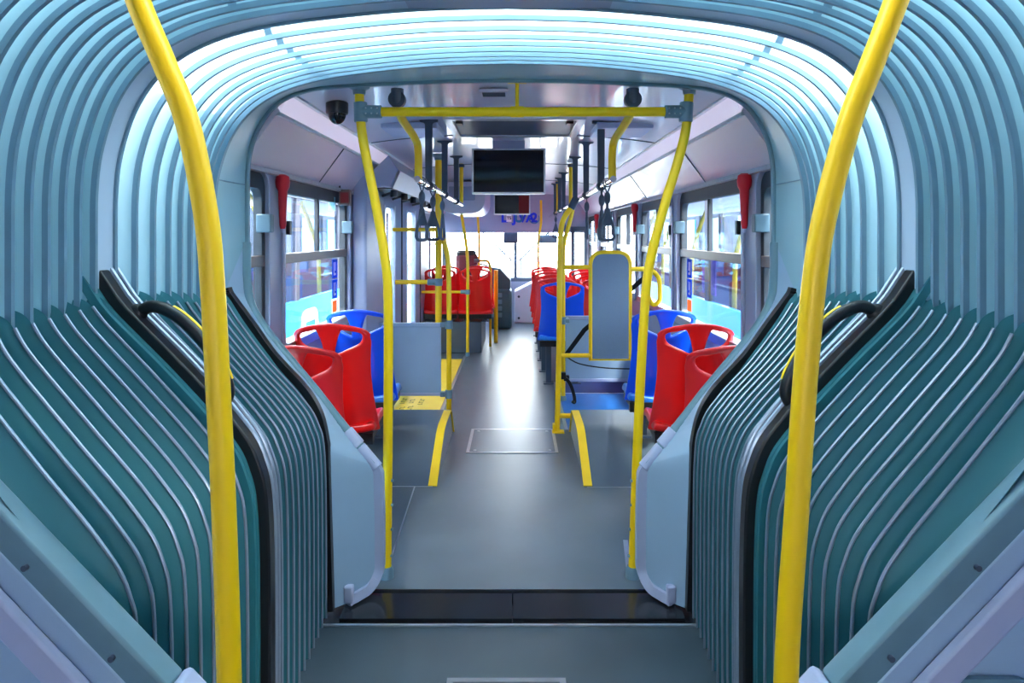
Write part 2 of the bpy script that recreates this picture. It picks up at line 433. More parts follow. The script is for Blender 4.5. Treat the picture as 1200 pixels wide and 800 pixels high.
arch_bellows(YF, .075, (0, 2.4, 0), 'pale blue pleated arch between the middle hoop frame and the front lining', M['bellow_side'], M['bellow'])
YR = [1.26 + (1.962-1.26)*i/11 for i in range(12)]
arch_bellows(YR, .10, (0, 1.6, 0), 'pale blue pleated arch between the camera and the middle hoop frame', M['bellow_side'], M['bellow_side'])

# middle hoop frame
t = thing('hoop_frame', (0, 2.01, 0), 'wide pale hoop frame at the middle of the folding joint', 'frame')
mb = MB(); ins = [Vector((p.x - n.x*.006, p.y - n.y*.006)) for p, n in zip(ARCH, AN)]
outs = [Vector((p.x + n.x*.05, p.y + n.y*.05)) for p, n in zip(ARCH, AN)]
mb.grid([[Vector((p.x, Y, p.y)) for p in q] for q, Y in ((ins, 1.962), (ins, 2.068), (outs, 2.068), (outs, 1.962), (ins, 1.962))])
mb.build('band', M['midframe'], t)
for Y in (1.966, 2.064):
    mb = MB(); mb.sweep([Vector((p.x, Y, p.y)) for p in ins], [(-.008,-.006),(.008,-.006),(.008,.006),(-.008,.006)], up=(0,1,0)); mb.build('edge_strip', M['hoop'], t)
mb = MB(); mb.box(-.30, .36, 1.97, 2.06, 2.234, 2.25); mb.build('roof_plate', M['wall'], t, bevel=.004)

# front lining: deep pale frame where the joint meets the front section
op = cr([(1.185,1.2),(1.185,1.5),(1.185,1.80),(1.172,1.93),(1.13,2.045),(1.055,2.14),(.95,2.195),(.80,2.222),(.5,2.238),(.25,2.247),(0,2.25)], 5)
OPEN = [Vector((-p.x, p.y)) for p in op] + [Vector((p.x, p.y)) for p in op[:-1][::-1]]
t = thing('joint_lining', (0, 2.9, 0), 'pale teal fixed lining round the opening to the front section', 'frame')
mb = MB()
ON = norms(OPEN)
rows = []
for k in range(7):
    s = k/6; rows.append([Vector((a.x*(1-s)+b.x*s, 2.735 + .32*s, a.y*(1-s)+b.y*s)) for a, b in zip(ARCH, OPEN)])
outer = [[Vector((p.x + n.x*.028, Y, p.y + n.y*.028)) for p, n in zip(OPEN, ON)] for Y in (3.055, 2.735)]
mb.grid(rows + outer + [rows[0]])
mb.grid([[Vector((p.x + n.x*d, 3.066, p.y + n.y*d)) for p, n in zip(OPEN, ON)] for d in (.0, .16)])
mb.build('lining', M['frameteal'], t)
mb = MB(); mb.sweep([Vector((p.x - n.x*.002, 3.062, p.y - n.y*.002)) for p, n in zip(OPEN, ON)], [(-.012,-.014),(.012,-.014),(.012,.014),(-.012,.014)], up=(0,1,0)); mb.build('edge_trim', M['railteal'], t, bevel=.005)
mb = MB(); mb.sweep([Vector((p.x, 2.74, p.y)) for p in ARCH], [(-.012,-.010),(.012,-.010),(.012,.010),(-.012,.010)], up=(0,1,0)); mb.build('rear_trim', M['hoop'], t)
for sx in (-1, 1):
    mb = MB().box(min(sx*1.188, sx*1.182), max(sx*1.188, sx*1.182), 2.76, 3.04, 1.775, 1.779); mb.build('lining_joint', M['hoop'], t)

# ================================================================== LOWER COVERS (pleated teal)
PF = cr([(1.205,1.325),(1.165,1.29),(1.10,1.19),(.98,1.03),(.855,.893),(.785,.785),(.755,.62),(.75,0.0)], 7)
PM = cr([(1.205,1.385),(1.165,1.37),(1.11,1.31),(.96,1.16),(.82,1.005),(.745,.885),(.715,.68),(.712,0.0)], 7)
PR = cr([(1.205,1.36),(1.165,1.335),(1.12,1.25),(.98,1.07),(.85,.91),(.787,.80),(.768,.64),(.766,0.0)], 7)
def prof(Y, sx):
    if Y >= 2.02: s = (Y-2.02)/(2.82-2.02); A, B = PM, PF
    else: s = (Y-1.42)/(2.02-1.42); A, B = PR, PM
    return [Vector((sx*(a.x*(1-s)+b.x*s), a.y*(1-s)+b.y*s)) for a, b in zip(A, B)]
def wallward(P, sx):
    N = norms(P); return [(-n if n.x*sx < 0 or (abs(n.x) < .3 and n.y > 0 and False) else n) for n in N]
def cover(ys, sx, label, depth=.045):
    t = thing('pleated_cover', (sx*.95, sum(ys)/len(ys), 0), label, 'pleated cover', 'pleated lower covers of the joint')
    rows = []
    for a, b in zip(ys[:-1], ys[1:]):
        for j in range(6):
            s = j/6; Y = a+(b-a)*s; P = prof(Y, sx); N = wallward(P, sx); d = depth*math.sin(PI*s)**.8
            rows.append([Vector((max(-1.205, min(1.205, p.x + n.x*d)), Y, max(p.y + n.y*d, 0.0))) for p, n in zip(P, N)])
    P = prof(ys[-1], sx); rows.append([Vector((p.x, ys[-1], p.y)) for p in P])
    MB().grid(rows).build('fabric', M['cover'], t, ang=60)
    for Y in ys[1:-1]:
        P = prof(Y, sx); N = wallward(P, sx)
        path = [Vector((p.x - n.x*.003, Y, p.y - n.y*.003)) for p, n in list(zip(P, N))[9:]]
        MB().tube(path, .0043, 7).build('rib', M['rib'], t)
    return t
ysF = [2.10 + (2.835-2.10)*i/11 for i in range(12)]
ysR = [1.325] + [1.43 + (1.90-1.43)*i/8 for i in range(9)] + [1.968]
cover(ysF, -1, 'teal pleated cover left of the aisle, beyond the black rail, beside the front partition')
cover(ysR, -1, 'teal pleated cover at the lower left, on the camera side of the black rail')
cover(ysF, 1, 'teal pleated cover right of the aisle, beyond the black rail, beside the front partition')
cover(ysR, 1, 'teal pleated cover at the lower right, on the camera side of the black rail')

# middle rails with grab handles
def mid_rail(sx, side):
    t = thing('joint_rail', (sx*.9, 2.03, 0), 'black sloping rail with silver strips and grab handle across the %s cover' % side, 'rail', 'sloping joint rails')
    P = [Vector((sx*1.27, 1.50))] + prof(2.03, sx)[9:]; N = wallward(P, sx)
    def off(d, Y): return [Vector((p.x - n.x*d, Y, p.y - n.y*d)) for p, n in zip(P, N)]
    base = off(.002, 2.015)
    base = base[1:]
    top = Vector((sx*1.205, 2.015, 1.44)); base = [top] + base
    MB().sweep(base, [(-.02,-.024),(.02,-.024),(.02,.024),(-.02,.024)], up=(0,1,0)).build('rail', M['black'], t, bevel=.006)
    for Y, r in ((2.052, .0085), (2.083, .0075)):
        q = [Vector((p.x, Y, p.y)) for p in [Vector((v.x, v.z)) for v in base]]
        q = [v + Vector((-sx*.012, 0, .010)) for v in q]
        MB().tube(q, r, 8).build('silver_strip', M['rib'], t)
    q = [Vector((v.x, 2.067, v.z)) for v in base]
    MB().sweep(q, [(-.012,-.014),(.012,-.014),(.012,.014),(-.012,.014)], up=(0,1,0)).build('gasket', M['black'], t)
    MB().sweep([Vector((v.x + sx*.02, 1.975, v.z-.012)) for v in base], [(-.012,-.022),(.012,-.022),(.012,.022),(-.012,.022)], up=(0,1,0)).build('fabric_flap', M['cover'], t)
    nn = Vector((-sx*.76, 0, .66)); 
    A = Vector((sx*1.10, 2.03, 1.318)); B = Vector((sx*.855, 2.03, 1.035)); D = B - A
    pts = [A - nn*.0, A + D*.04 + nn*.05, A + D*.22 + nn*.085, A + D*.5 + nn*.095, A + D*.78 + nn*.08, A + D*.95 + nn*.05, B]
    path = cr(pts, 6)
    h = MB().tube(path, .019, 12).build('grab_handle', M['black'], t)
    strip = [p + nn*.014 + Vector((0, .004, 0)) for p in path[10:28]]
    MB().tube(strip, .0085, 8).build('yellow_strip', M['yellow'], h)
    for q in (A, B): MB().ball(q, .03, .024, .03).build('handle_foot', M['black'], h)
mid_rail(-1, 'left'); mid_rail(1, 'right')

# ================================================================== PARTITIONS
def partition(sx, side):
    t = thing('partition_panel', (sx*.66, 2.9, 0), 'grey partition with sloping rail beside the %s yellow pole at the joint' % side, 'partition', 'front joint partitions')
    A = [(1.185,3.05,1.52),(1.184,3.05,1.36),(1.170,3.05,1.255),(1.125,3.05,1.165),(1.04,3.045,1.055),(.872,3.03,.862),(.75,3.015,.715),(.60,3.0,.548)]
    B = [(1.188,2.86,1.33),(1.183,2.86,1.315),(1.172,2.86,1.295),(1.08,2.86,1.17),(.99,2.855,1.048),(.857,2.85,.905),(.795,2.845,.80),(.767,2.84,.68)]
    A = cr([(sx*a, b, c) for a, b, c in A], 6); B = cr([(sx*a, b, c) for a, b, c in B], 6)
    Ae = fillet([(sx*.60,3.0,.548),(sx*.572,3.0,.515),(sx*.566,3.0,.3),(sx*.566,3.0,.075),(sx*.60,2.97,.02),(sx*.672,2.90,.005),(sx*.686,2.885,-.002)], .04, 5)
    n2 = len(Ae)
    Be = [Vector((sx*.767,2.84,.68)).lerp(Vector((sx*.745,2.83,0.0)), i/(n2-1)) for i in range(n2)]
    mb = MB(); L = [A + Ae[1:], B + Be[1:]]
    back = [[p + Vector((0, .022, 0)) for p in r] for r in L]
    mb.grid(L); mb.grid(back); mb.grid([L[0], back[0]]); mb.grid([L[1], back[1]])
    mb.build('panel', M['greyblue'], t)
    MB().tube(A, .026, 12).build('rail', M['railteal'], t)
    edge = Ae
    MB().sweep(edge, [(-.026,-.022),(.014,-.022),(.014,.022),(-.026,.022)] if sx < 0 else [(-.014,-.022),(.026,-.022),(.026,.022),(-.014,.022)], up=(0,1,0)).build('edge_trim', M['ltrim'], t, bevel=.006)
    a, b = Vector((sx*.725, 3.013, .687)), Vector((sx*.585, 3.0, .53))
    d = (b-a).normalized()
    MB().cyl(a, a + d*.085, .032, 14).build('sleeve', M['ltrim'], t, bevel=.004)
    MB().cyl(a + d*.09, b, .028, 14).build('sleeve', M['ltrim'], t, bevel=.004)
    MB().sweep(B + Be[1:], [(-.013,-.02),(.016,-.02),(.016,.02),(-.013,.02)] if sx < 0 else [(-.016,-.02),(.013,-.02),(.013,.02),(-.016,.02)], up=(0,1,0)).build('gasket', M['black'], t, bevel=.004)
    MB().box(min(sx*.66, sx*.70), max(sx*.66, sx*.70), 2.868, 2.90, 0.0, .075).build('foot', M['ltrim'], t, bevel=.008)
    # filler between the lining and the gasket up the slope
partition(-1, 'left'); partition(1, 'right')

def rear_partition(sx, side):
    t = thing('partition_panel', (sx*.9, 1.3, 0), 'blue grey partition with broad sloping rail in the near %s bottom corner' % side, 'partition', 'near joint partitions')
    line = lambda d: 1.037 + (d - .993)*1.047
    MB().plate([(sx*d, z) for d, z in ((1.21, line(1.21)-.05), (.66, line(.66)-.05), (.585, .56), (.58, .03), (1.21, .03))], [], 0, .03, XZ(1.30)).build('panel', M['greyblue'], t, bevel=.004)
    p, q = Vector((sx*1.21, 1.34, line(1.21)-.03)), Vector((sx*.66, 1.34, line(.66)-.03))
    d = (q-p).normalized()
    MB().sweep([p, q], [(-.045,-.03),(-.02,-.038),(.032,-.032),(.036,0),(.03,.03),(-.045,.03)] if sx < 0 else [(-.036,0),(-.032,-.032),(.02,-.038),(.045,-.03),(.045,.03),(-.03,.03)], up=(0,1,0)).build('rail', M['railteal'], t, bevel=.006)
    off = Vector((sx*.055, -.055, -.058))
    MB().sweep([p + off, q + off + d*.06], [(-.026,-.012),(.026,-.012),(.026,.012),(-.026,.012)], up=(0,1,0)).build('edge_trim', M['ltrim'], t, bevel=.006)
    MB().sweep([q - d*.0, q + d*.11], [(-.046,-.042),(.042,-.042),(.042,.042),(-.046,.042)], up=(0,1,0)).build('sleeve', M['ltrim'], t, bevel=.012)
    for s in (.25, .55, .85):
        c = p.lerp(q, s) + Vector((0, -.036, 0)); MB().cyl(c, c + Vector((0, -.008, 0)), .006, 10).build('screw', M['dark'], t)
    if sx > 0:
        c = (sx*.93, .70)
        MB().plate(rrect(.80, 1.02, .56, .715, .05), [rrect(.815, 1.005, .575, .70, .04)], 0, .012, XZ(1.285)).build('latch_plate', M['railteal'], t, bevel=.003)
        MB().cyl((.845, 1.295, .665), (.845, 1.28, .665), .008, 10).build('screw', M['dark'], t)
rear_partition(-1, 'left'); rear_partition(1, 'right')

# threshold plates, joint strips and hatches
for a, b, s in ((-.70, .008, 'left'), (.012, .72, 'right')):
    mb = MB().plate([(2.80, -.02), (2.99, -.006), (2.99, -.03), (2.80, -.04)], [], a, b, lambda u, v, w: Vector((w, u, v)))
    tag(mb.build('threshold_plate', M['rampblack'], None), 'glossy black threshold plate, %s half, at the edge of the grey aisle floor' % s, 'plate', 'black threshold plates')
struct(MB().box(-1.25, 1.25, 2.715, 3.0, -.06, -.032), 'trim_threshold', M['rampblack'], 'dark strip below the threshold plates')
struct(MB().box(-1.2, 1.2, 2.712, 2.724, -.03, .003), 'trim_edge', M['alu'], 'thin metal edge of the turntable floor')
struct(MB().box(-.70, .72, 2.985, 2.993, -.03, .001), 'trim_aisle_edge', M['rampblack'], 'dark edge of the aisle floor')
def hatch(x0, x1, y0, y1, label, z=0.0, screws=True):
    t = thing('floor_hatch', ((x0+x1)/2, (y0+y1)/2, z), label, 'hatch')
    MB().plate([(x0,y0),(x1,y0),(x1,y1),(x0,y1)], [[(x0+.022,y0+.018),(x1-.022,y0+.018),(x1-.022,y1-.022),(x0+.022,y1-.022)]], 0.0005, .004, XY(z)).build('frame', M['alu'], t)
    MB().box(x0+.03, x1-.03, y0+.024, y1-.03, z+.0003, z+.003).build('lid', M['floor'], t)
    for x in (x0+.06, x1-.06):
        for y in (y0+.05, y1-.07): MB().lathe((x, y, z+.003), [(.012, 0), (.012, .002), (.008, .003)], n=12).build('lock', M['alu'], t)
hatch(-.335, .325, 4.87, 5.47, 'square steel framed hatch in the grey aisle floor')
hatch(-.215, .20, 1.9, 2.395, 'steel framed hatch at the bottom edge, in the turntable floor', z=-.004)
# floor seams
for k, (a, b) in enumerate([((486,570), (458,655)), ((447,570), (507,570)), ((688,571), (745,571)), ((733,633), (737,668))]):
    Ya, Yb = 1240/(a[1]-276), 1240/(b[1]-276); p, q = at(a[0], a[1], Ya), at(b[0], b[1], Yb)
    struct(MB().sweep([(p.x, p.y, .0015), (q.x, q.y, .0015)], [(-.004 if k < 3 else -.012, -.001), (.004 if k < 3 else .012, -.001), (.004 if k < 3 else .012, .001), (-.004 if k < 3 else -.012, .001)], up=(0,0,1)), 'trim_floor_%d' % (k+1), M['alu'], 'pale seam line in the grey floor')

# wheel arch humps with yellow nosing
HP = [(4.22, 0.0), (4.66, .215), (4.80, .23), (5.18, .23), (5.40, 0.0)]
def hump(sx, x0, side):
    t = thing('wheel_arch_box', (sx*.83, 4.8, 0), 'grey sloped floor step with yellow edge under the %s single seats' % side, 'step', 'sloped floor steps')
    MB().plate(HP, [], x0, sx*1.215, lambda u, v, w: Vector((w, u, v))).build('step', M['floor'], t)
    path = fillet([(x0 - sx*.005 + sx*.02, y, z + .003) for y, z in HP], .06, 5)
    MB().sweep(path, [(-.027,-.004),(.027,-.004),(.027,.004),(-.027,.004)]).build('nosing', M['yellowtrim'], t)
hump(-1, -.478, 'left'); hump(1, .452, 'right')

# mats
t = thing('floor_mat', (-.92, 7.2, 0), 'yellow floor mat with dark writing in front of the left door', 'mat')
MB().box(-1.2, -.655, 5.89, 8.55, .001, .006).build('mat', M['yellowmat'], t)
mk = MB()
for r, (x, y, n) in enumerate([(-1.0, 6.02, 3), (-1.03, 6.28, 4), (-.93, 6.05, 3), (-.95, 6.3, 3), (-.86, 6.25, 4)]):
    for i in range(n): 
        mk.box(x - .022 + .0, x + .022, y + i*.055, y + i*.055 + .012, .0062, .0072)
        if i % 2: mk.box(x - .022, x - .012, y + i*.055, y + i*.055 + .04, .0062, .0072)
        else: mk.box(x + .010, x + .020, y + i*.055, y + i*.055 + .03, .0062, .0072)
mk.build('printed_marks', mat('mat_ink', (150, 120, 40), .6), t)
struct(MB().box(-.652, -.625, 5.6, 8.8, .001, .006), 'trim_aisle_left', M['alu'], 'pale metal strip along the yellow mat')
struct(MB().box(.41, .437, 5.45, 7.2, .001, .006), 'trim_aisle_right', M['alu'], 'pale metal strip along the blue mat')
t = thing('floor_mat', (.8, 6.0, 0), 'blue floor mat with white wheelchair symbol behind the yellow frame', 'mat')
MB().box(.44, 1.2, 5.42, 6.68, .001, .006).build('mat', M['bluemat'], t)
w = MB(); Wc = lambda u, v: Vector((.80 + v*.34, 5.95 - u*.42, .0068))
def wl(pts, r=.016): w.sweep([Wc(*p) for p in pts], [(-r,-.0004),(r,-.0004),(r,.0004),(-r,.0004)], up=(0,0,1))
wl([(.08+.28*math.cos(a), -.14+.30*math.sin(a)) for a in [math.radians(120 + 24*i) for i in range(11)]])
wl([(-.05, .42), (-.03, .05), (.24, .03), (.34, -.30), (.46, -.26)], .02); wl([(-.04, .22), (.16, .20)])
w.lathe(Wc(-.06, .52), [(.03, -.0004), (.03, .0004)], n=14)
w.build('wheelchair_symbol', M['white'], t)
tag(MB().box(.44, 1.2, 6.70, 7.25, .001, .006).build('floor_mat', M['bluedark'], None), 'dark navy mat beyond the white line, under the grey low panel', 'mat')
struct(MB().box(.44, 1.2, 6.68, 6.70, .001, .0065), 'trim_mat_line', M['white'], 'white line across the blue mat')

# ================================================================== SEATS
def seat_protos(m, cm):
    Zt, Zb = 1.08, .45
    cols = [-1, -.93, -.74, -.5, -.27, -.10, 0, .10, .27, .5, .74, .93, 1]
    def pos(c, r):
        u = cols[c]; au = abs(u)
        tops = 1.08 - .050*au**2 - (.022 if au > .95 else 0)
        holeT = tops - .034
        holeB = 1.08 - .180 + .060*min(1, max(0, (au-.1)/.64))
        if r == 0: z = tops
        elif r == 1: z = tops - .006 if False else tops - .012
        elif r == 2: z = holeT
        elif r == 3: z = holeB
        elif r == 4: z = holeB - .018
        else: z = [.84, .74, .63, .54, .47, Zb][r-5]
        v = (z - Zb)/(Zt - Zb)
        wd = .212 + .004*math.cos(v*PI) + .020*max(0, (.45-v)/.45)**1.5 - .012*math.exp(-((v-.55)/.2)**2)
        x = u*wd
        # the centre web tapers like a V below its top
        if .09 < au < .3 and r in (2, 3): x = math.copysign((.062 if r == 2 else .020), u) if au < .2 else math.copysign(.085 if r == 2 else .055, u)
        if .9 < au < .96 and r in (2, 3): x = math.copysign(.196, u)
        if .7 < au < .8 and r in (2, 3): x = math.copysign(.182 if r == 2 else .166, u)
        y = .085*au**2.4 - .085*(v-.2) + (.05*max(0, .25-v)/.25)
        if r <= 1: y += -.012
        if r >= 5 and au < .3: y += .032*(1 if au < .12 else .6)
        return Vector((x, y, z))
    nr = 11
    V = [pos(c, r) for r in range(nr) for c in range(len(cols))]; k = len(cols)
    Fc = []
    for r in range(nr-1):
        for c in range(k-1):
            if r == 2 and (c in (2, 3, 4) or c in (7, 8, 9)): continue
            Fc.append((r*k+c, (r+1)*k+c, (r+1)*k+c+1, r*k+c+1))
    me = bpy.data.meshes.new('backrest'); me.from_pydata([tuple(v) for v in V], [], Fc)
    at_ = me.attributes.new('crease_vert', 'FLOAT', 'POINT')
    for r in range(nr):
        for c in range(k):
            at_.data[r*k+c].value = .6 if r in (2, 3) and c in (2, 5, 7, 10) else (.45 if r == 0 and c in (0, k-1) else 0)
    for p in me.polygons: p.use_smooth = True
    me.materials.append(m)
    # cushion
    V, Fc = [], []
    us = [-1, -.9, -.5, 0, .5, .9, 1]; vs = [0, .08, .3, .6, .85, .96, 1.0]
    for v in vs:
        for u in us:
            z = .47 + .03*abs(u)**3 - .02*math.sin(PI*v) + .02*v - (.05*max(0, v-.8)/.2)
            V.append((u*(.225 - .02*v), .03 + .43*v, z))
    for j in range(6):
        for i in range(6): Fc.append((j*7+i, j*7+i+1, (j+1)*7+i+1, (j+1)*7+i))
    mc = bpy.data.meshes.new('cushion'); mc.from_pydata(V, [], Fc)
    for p in mc.polygons: p.use_smooth = True
    mc.materials.append(cm)
    return me, mc
FR = MB().box(-.20, .20, .04, .40, .405, .45); FR.box(-.22, .22, .02, .06, .40, .46)
FRAME = FR.data('frame', M['black'])
def leg_mb(h, lo=0.0): return MB().box(-.025, .025, .09, .14, lo, .41).box(-.05, .05, .06, .19, lo, lo + .012)
PROTO = {'red': seat_protos(M['red'], M['red']), 'deep': seat_protos(M['shadedred'], M['red']), 'blue': seat_protos(M['blue'], M['bluepad'])}  # 'deep' is the red seat, its backrest coloured darker for the bellows' shade
LEGM = {}
def seat(kind, x, y, label, group, z=0.0, legx=0.0, lo=0.0, sc=1.0, rot=0.0, wide=1.0):
    t = thing('bus_seat', (x, y, z), label, 'seat', group); t.rotation_euler.z = rot; t.scale = (sc*wide, sc, sc)
    me, mc = PROTO[kind]
    b = bpy.data.objects.new('backrest', me); COL.objects.link(b); b.parent = t
    s = b.modifiers.new('thick', 'SOLIDIFY'); s.thickness = .026; s.offset = 0
    s = b.modifiers.new('smooth', 'SUBSURF'); s.levels = 2; s.render_levels = 2
    c = bpy.data.objects.new('cushion', mc); COL.objects.link(c); c.parent = t
    s = c.modifiers.new('thick', 'SOLIDIFY'); s.thickness = .05; s.offset = 0
    s = c.modifiers.new('smooth', 'SUBSURF'); s.levels = 2; s.render_levels = 2
    f = bpy.data.objects.new('frame', FRAME); COL.objects.link(f); f.parent = t
    key = round(lo, 3)
    if key not in LEGM: LEGM[key] = leg_mb(.41, lo).data('leg', M['dark'])
    for dx in ((legx-.0,) if legx else (-.13, .13)):
        l = bpy.data.objects.new('leg', LEGM[key]); COL.objects.link(l); l.parent = t; l.location = (dx, 0, 0)
    return t
G1 = 'single seats beside the windows'
seat('deep', -1.0, 3.19, 'left red seat with shade put into its colour, just behind the sloping partition, nearest the joint', G1, z=-.03, legx=.12, lo=.03)
seat('red', -.985, 3.74, 'left red seat between the shade-toned red seat and the blue seat', G1, legx=.12)
seat('blue', -1.0, 4.43, 'left blue seat by the window, behind the first yellow pole', G1, legx=.12, lo=.218)
seat('deep', 1.03, 3.19, 'right red seat with shade put into its colour, just behind the sloping partition, nearest the joint', G1, z=-.03, legx=-.12, lo=.03)
seat('red', 1.01, 3.74, 'right red seat between the shade-toned red seat and the blue seat', G1, legx=-.12)
seat('blue', .985, 4.43, 'right blue seat beside the padded yellow board', G1, legx=-.12, lo=.218)
seat('blue', .50, 7.05, 'blue aisle seat at the rear end of the right hand bench row', 'aisle seats of the right row', wide=1.08)
for i, Y in enumerate((7.70, 8.38, 9.05, 9.74, 10.45)):
    nth = ['first', 'second', 'third', 'fourth', 'fifth and frontmost'][i]
    seat('red', .475, Y, 'red aisle seat on the right, %s red one ahead of the blue seat' % nth, 'aisle seats of the right row', wide=1.08)
    if i < 4: seat('red', .975, Y, 'red window seat on the right, %s row ahead of the blue seat' % nth, 'window seats of the right row')
GB = 'red bench behind the driver'
seat('red', -.985, 9.0, 'red seat on the left beyond the door, rear row, by the window side', GB, z=.05, lo=.36, wide=.99)
seat('red', -.525, 9.0, 'red seat on the left beyond the door, rear row, by the aisle', GB, z=.05, lo=.36, wide=.99)
seat('red', -.985, 9.72, 'red seat on the left, front row just behind the driver, by the window side', GB, z=.05, lo=.36, wide=.99)
seat('red', -.525, 9.72, 'red seat on the left, front row just behind the driver, by the aisle', GB, z=.05, lo=.36, wide=.99)
tag(MB().box(-1.2, -.44, 9.02, 10.2, 0, .41).build('seat_plinth', M['floor'], None, bevel=.01), 'grey plinth under the red seats behind the driver', 'plinth')

# ================================================================== POLES AND RAILS
def pole(name, pts, r, label, cat='pole', group='yellow grab poles', feet=(True, True), fil=.12, m='yellow', smooth=True):
    path = cr(pts, 6) if smooth else fillet(pts, fil, 8)
    t = thing(name, pts[-1], label, cat, group)
    MB().tube(path, r, 16).build('tube', M[m], t)
    if feet[1]:
        p = Vector(pts[-1]); MB().lathe((p.x, p.y, p.z), [(r+.012, 0), (r+.012, .03), (r+.004, .05)], n=18).build('foot', M['clamp'], t)
    if feet[0]:
        p = Vector(pts[0]); MB().lathe((p.x, p.y, p.z-.045), [(r+.006, 0), (r+.008, .02), (r+.026, .03), (r+.028, .05)], n=18).build('ceiling_flange', M['clamp'], t)
    return t
PL = [(-.687,2.235),(-.684,2.12),(-.672,2.0),(-.648,1.87),(-.612,1.69),(-.572,1.46),(-.556,1.26),(-.556,.68),(-.563,.0)]
PRr = [(.812,2.235),(.806,2.12),(.79,2.0),(.752,1.86),(.70,1.69),(.640,1.46),(.612,1.26),(.58,.68),(.555,.0)]
for P, s in ((PL, 'left'), (PRr, 'right')):
    t = pole('grab_pole', [(x, 3.1, z) for x, z in P], .0215, 'bent yellow pole beside the %s front partition, under the crossbar' % s)
    for z in (.10, .22, .33, .44):
        x = P[-1][0] + (P[-2][0]-P[-1][0])*z/.68; sx = 1 if s == 'left' else -1
        MB().cyl((x + sx*.019, 3.095, z), (x + sx*.027, 3.093, z), .007, 8).build('plug', M['clamp'], t)
PNL = [(-.70,2.235),(-.69,2.08),(-.664,1.98),(-.618,1.87),(-.573,1.755),(-.54,1.59),(-.528,1.466),(-.518,1.28),(-.507,1.05),(-.497,.73),(-.49,.3),(-.488,-.004)]
PNR = [(.765,2.235),(.755,2.08),(.724,1.98),(.682,1.87),(.638,1.755),(.594,1.59),(.574,1.466),(.557,1.28),(.542,1.05),(.522,.73),(.516,.3),(.514,-.004)]
for P, s in ((PNL, 'left'), (PNR, 'right')):
    pole('grab_pole', [(x, 1.25, z) for x, z in P], .0215, 'large near yellow pole bending outwards at the top, on the %s of the view' % s)
# crossbar
t = thing('crossbar', (0, 3.1, 2.11), 'horizontal yellow bar linking the two front poles below the ceiling', 'bar')
MB().tube([(-.66, 3.1, 2.112), (.785, 3.1, 2.112)], .0215, 14).build('tube', M['yellow'], t)
MB().cyl((.03, 3.1, 2.135), (.03, 3.1, 2.25), .009, 10).box(-.012, .072, 3.08, 3.12, 2.243, 2.255).cyl((.0, 3.1, 2.112), (.06, 3.1, 2.112), .025, 14).build('hanger', M['yellow'], t)
for x0, x1, xc in ((-.687, -.585, -.682), (.80, .70, .80)):
    mb = MB(); mb.cyl((x0, 3.1, 2.112), (x1, 3.1, 2.112), .03, 16); mb.cyl((xc, 3.1, 2.155), (xc + (.003 if xc < 0 else -.005), 3.1, 2.065), .031, 16)
    mb.build('clamp', M['clamp'], t, bevel=.004)
    for i in range(3):
        x = x0 + (x1-x0)*(.35+.25*i)
        for dz in (-.012, .012): MB().ball((x, 3.072, 2.112+dz), .004, .004, .004, 8, 6).build('screw', M['alu'], t)
# ceiling rails
RXL, RXR, RZ = -.50, .54, 1.85
def rail(X, side):
    t = thing('grab_rail', (X, 5, RZ), 'polished overhead rail hung on dark brackets on the %s of the aisle' % side, 'rail', 'overhead grab rails')
    MB().tube([(X, 3.62, RZ), (X, 10.6 if X > 0 else 6.55, RZ)], .018, 12).build('tube', M['chrome'], t)
rail(RXL, 'left'); rail(RXR, 'right')
def drop(X, Y, dy, label):
    sx = 1 if X > 0 else -1
    t = pole('drop_tube', [(X + sx*.03, Y - dy, 2.17), (X + sx*.03, Y - dy + .10, 2.12), (X + sx*.01, Y-.03, 2.06), (X, Y, 1.99), (X, Y, 1.85)], .0205, label, 'tube', 'yellow drop tubes', (False, False))
    MB().lathe((X + sx*.03, Y - dy - .01, 2.185), [(.04, -.02), (.04, .015), (.03, .02)], axis='y', n=20).build('flange', M['dark'], t)
    MB().lathe((X + sx*.03, Y - dy - .01, 2.185), [(.022, -.02), (.03, .0), (.03, .05)], axis='z', n=14).build('socket', M['dark'], t)
drop(RXL, 3.66, .46, 'yellow bent tube from the ceiling to the near end of the left rail')
drop(RXR, 3.66, .46, 'yellow bent tube from the ceiling to the near end of the right rail')
for X, Y, s in ((RXL, 6.5, 'left rail, beyond its third bracket'), (RXR, 6.5, 'right rail, beyond its third bracket'), (RXR, 8.6, 'right rail, far towards the windscreen')):
    t = thing('drop_tube', (X, Y, RZ), 'short straight yellow tube from the ceiling to the ' + s, 'tube', 'yellow drop tubes')
    MB().tube([(X, Y, 2.235), (X, Y, RZ)], .018, 12).build('tube', M['yellow'], t)
    MB().lathe((X, Y, 2.20), [(.03, 0), (.03, .03)], n=14).build('flange', M['dark'], t)
def bracket(X, Y, label):
    t = thing('rail_bracket', (X, Y, RZ), label, 'bracket', 'dark rail brackets')
    pr = fillet([(X-.055, 2.245), (X-.055, 2.232), (X-.022, 2.226), (X-.02, 1.93), (X-.02, 1.86), (X+.02, 1.86), (X+.02, 1.93), (X+.022, 2.226), (X+.055, 2.232), (X+.055, 2.245)], .022, 4)
    MB().plate([(p.x, p.y) for p in pr], [], -.014, .014, XZ(Y)).build('stem', M['dark'], t, bevel=.004)
    MB().cyl((X, Y-.024, RZ), (X, Y+.024, RZ), .029, 16).build('clamp_ring', M['dark'], t, bevel=.003)
nthw = ['nearest', 'second', 'third', 'fourth', 'fifth', 'sixth']
for i, Y in enumerate((4.15, 5.05, 6.0, 7.5, 8.2, 9.1)):
    bracket(RXR, Y, '%s dark T bracket of the right overhead rail' % nthw[i])
    if i < 3: bracket(RXL, Y - .05, '%s dark T bracket of the left overhead rail' % nthw[i])
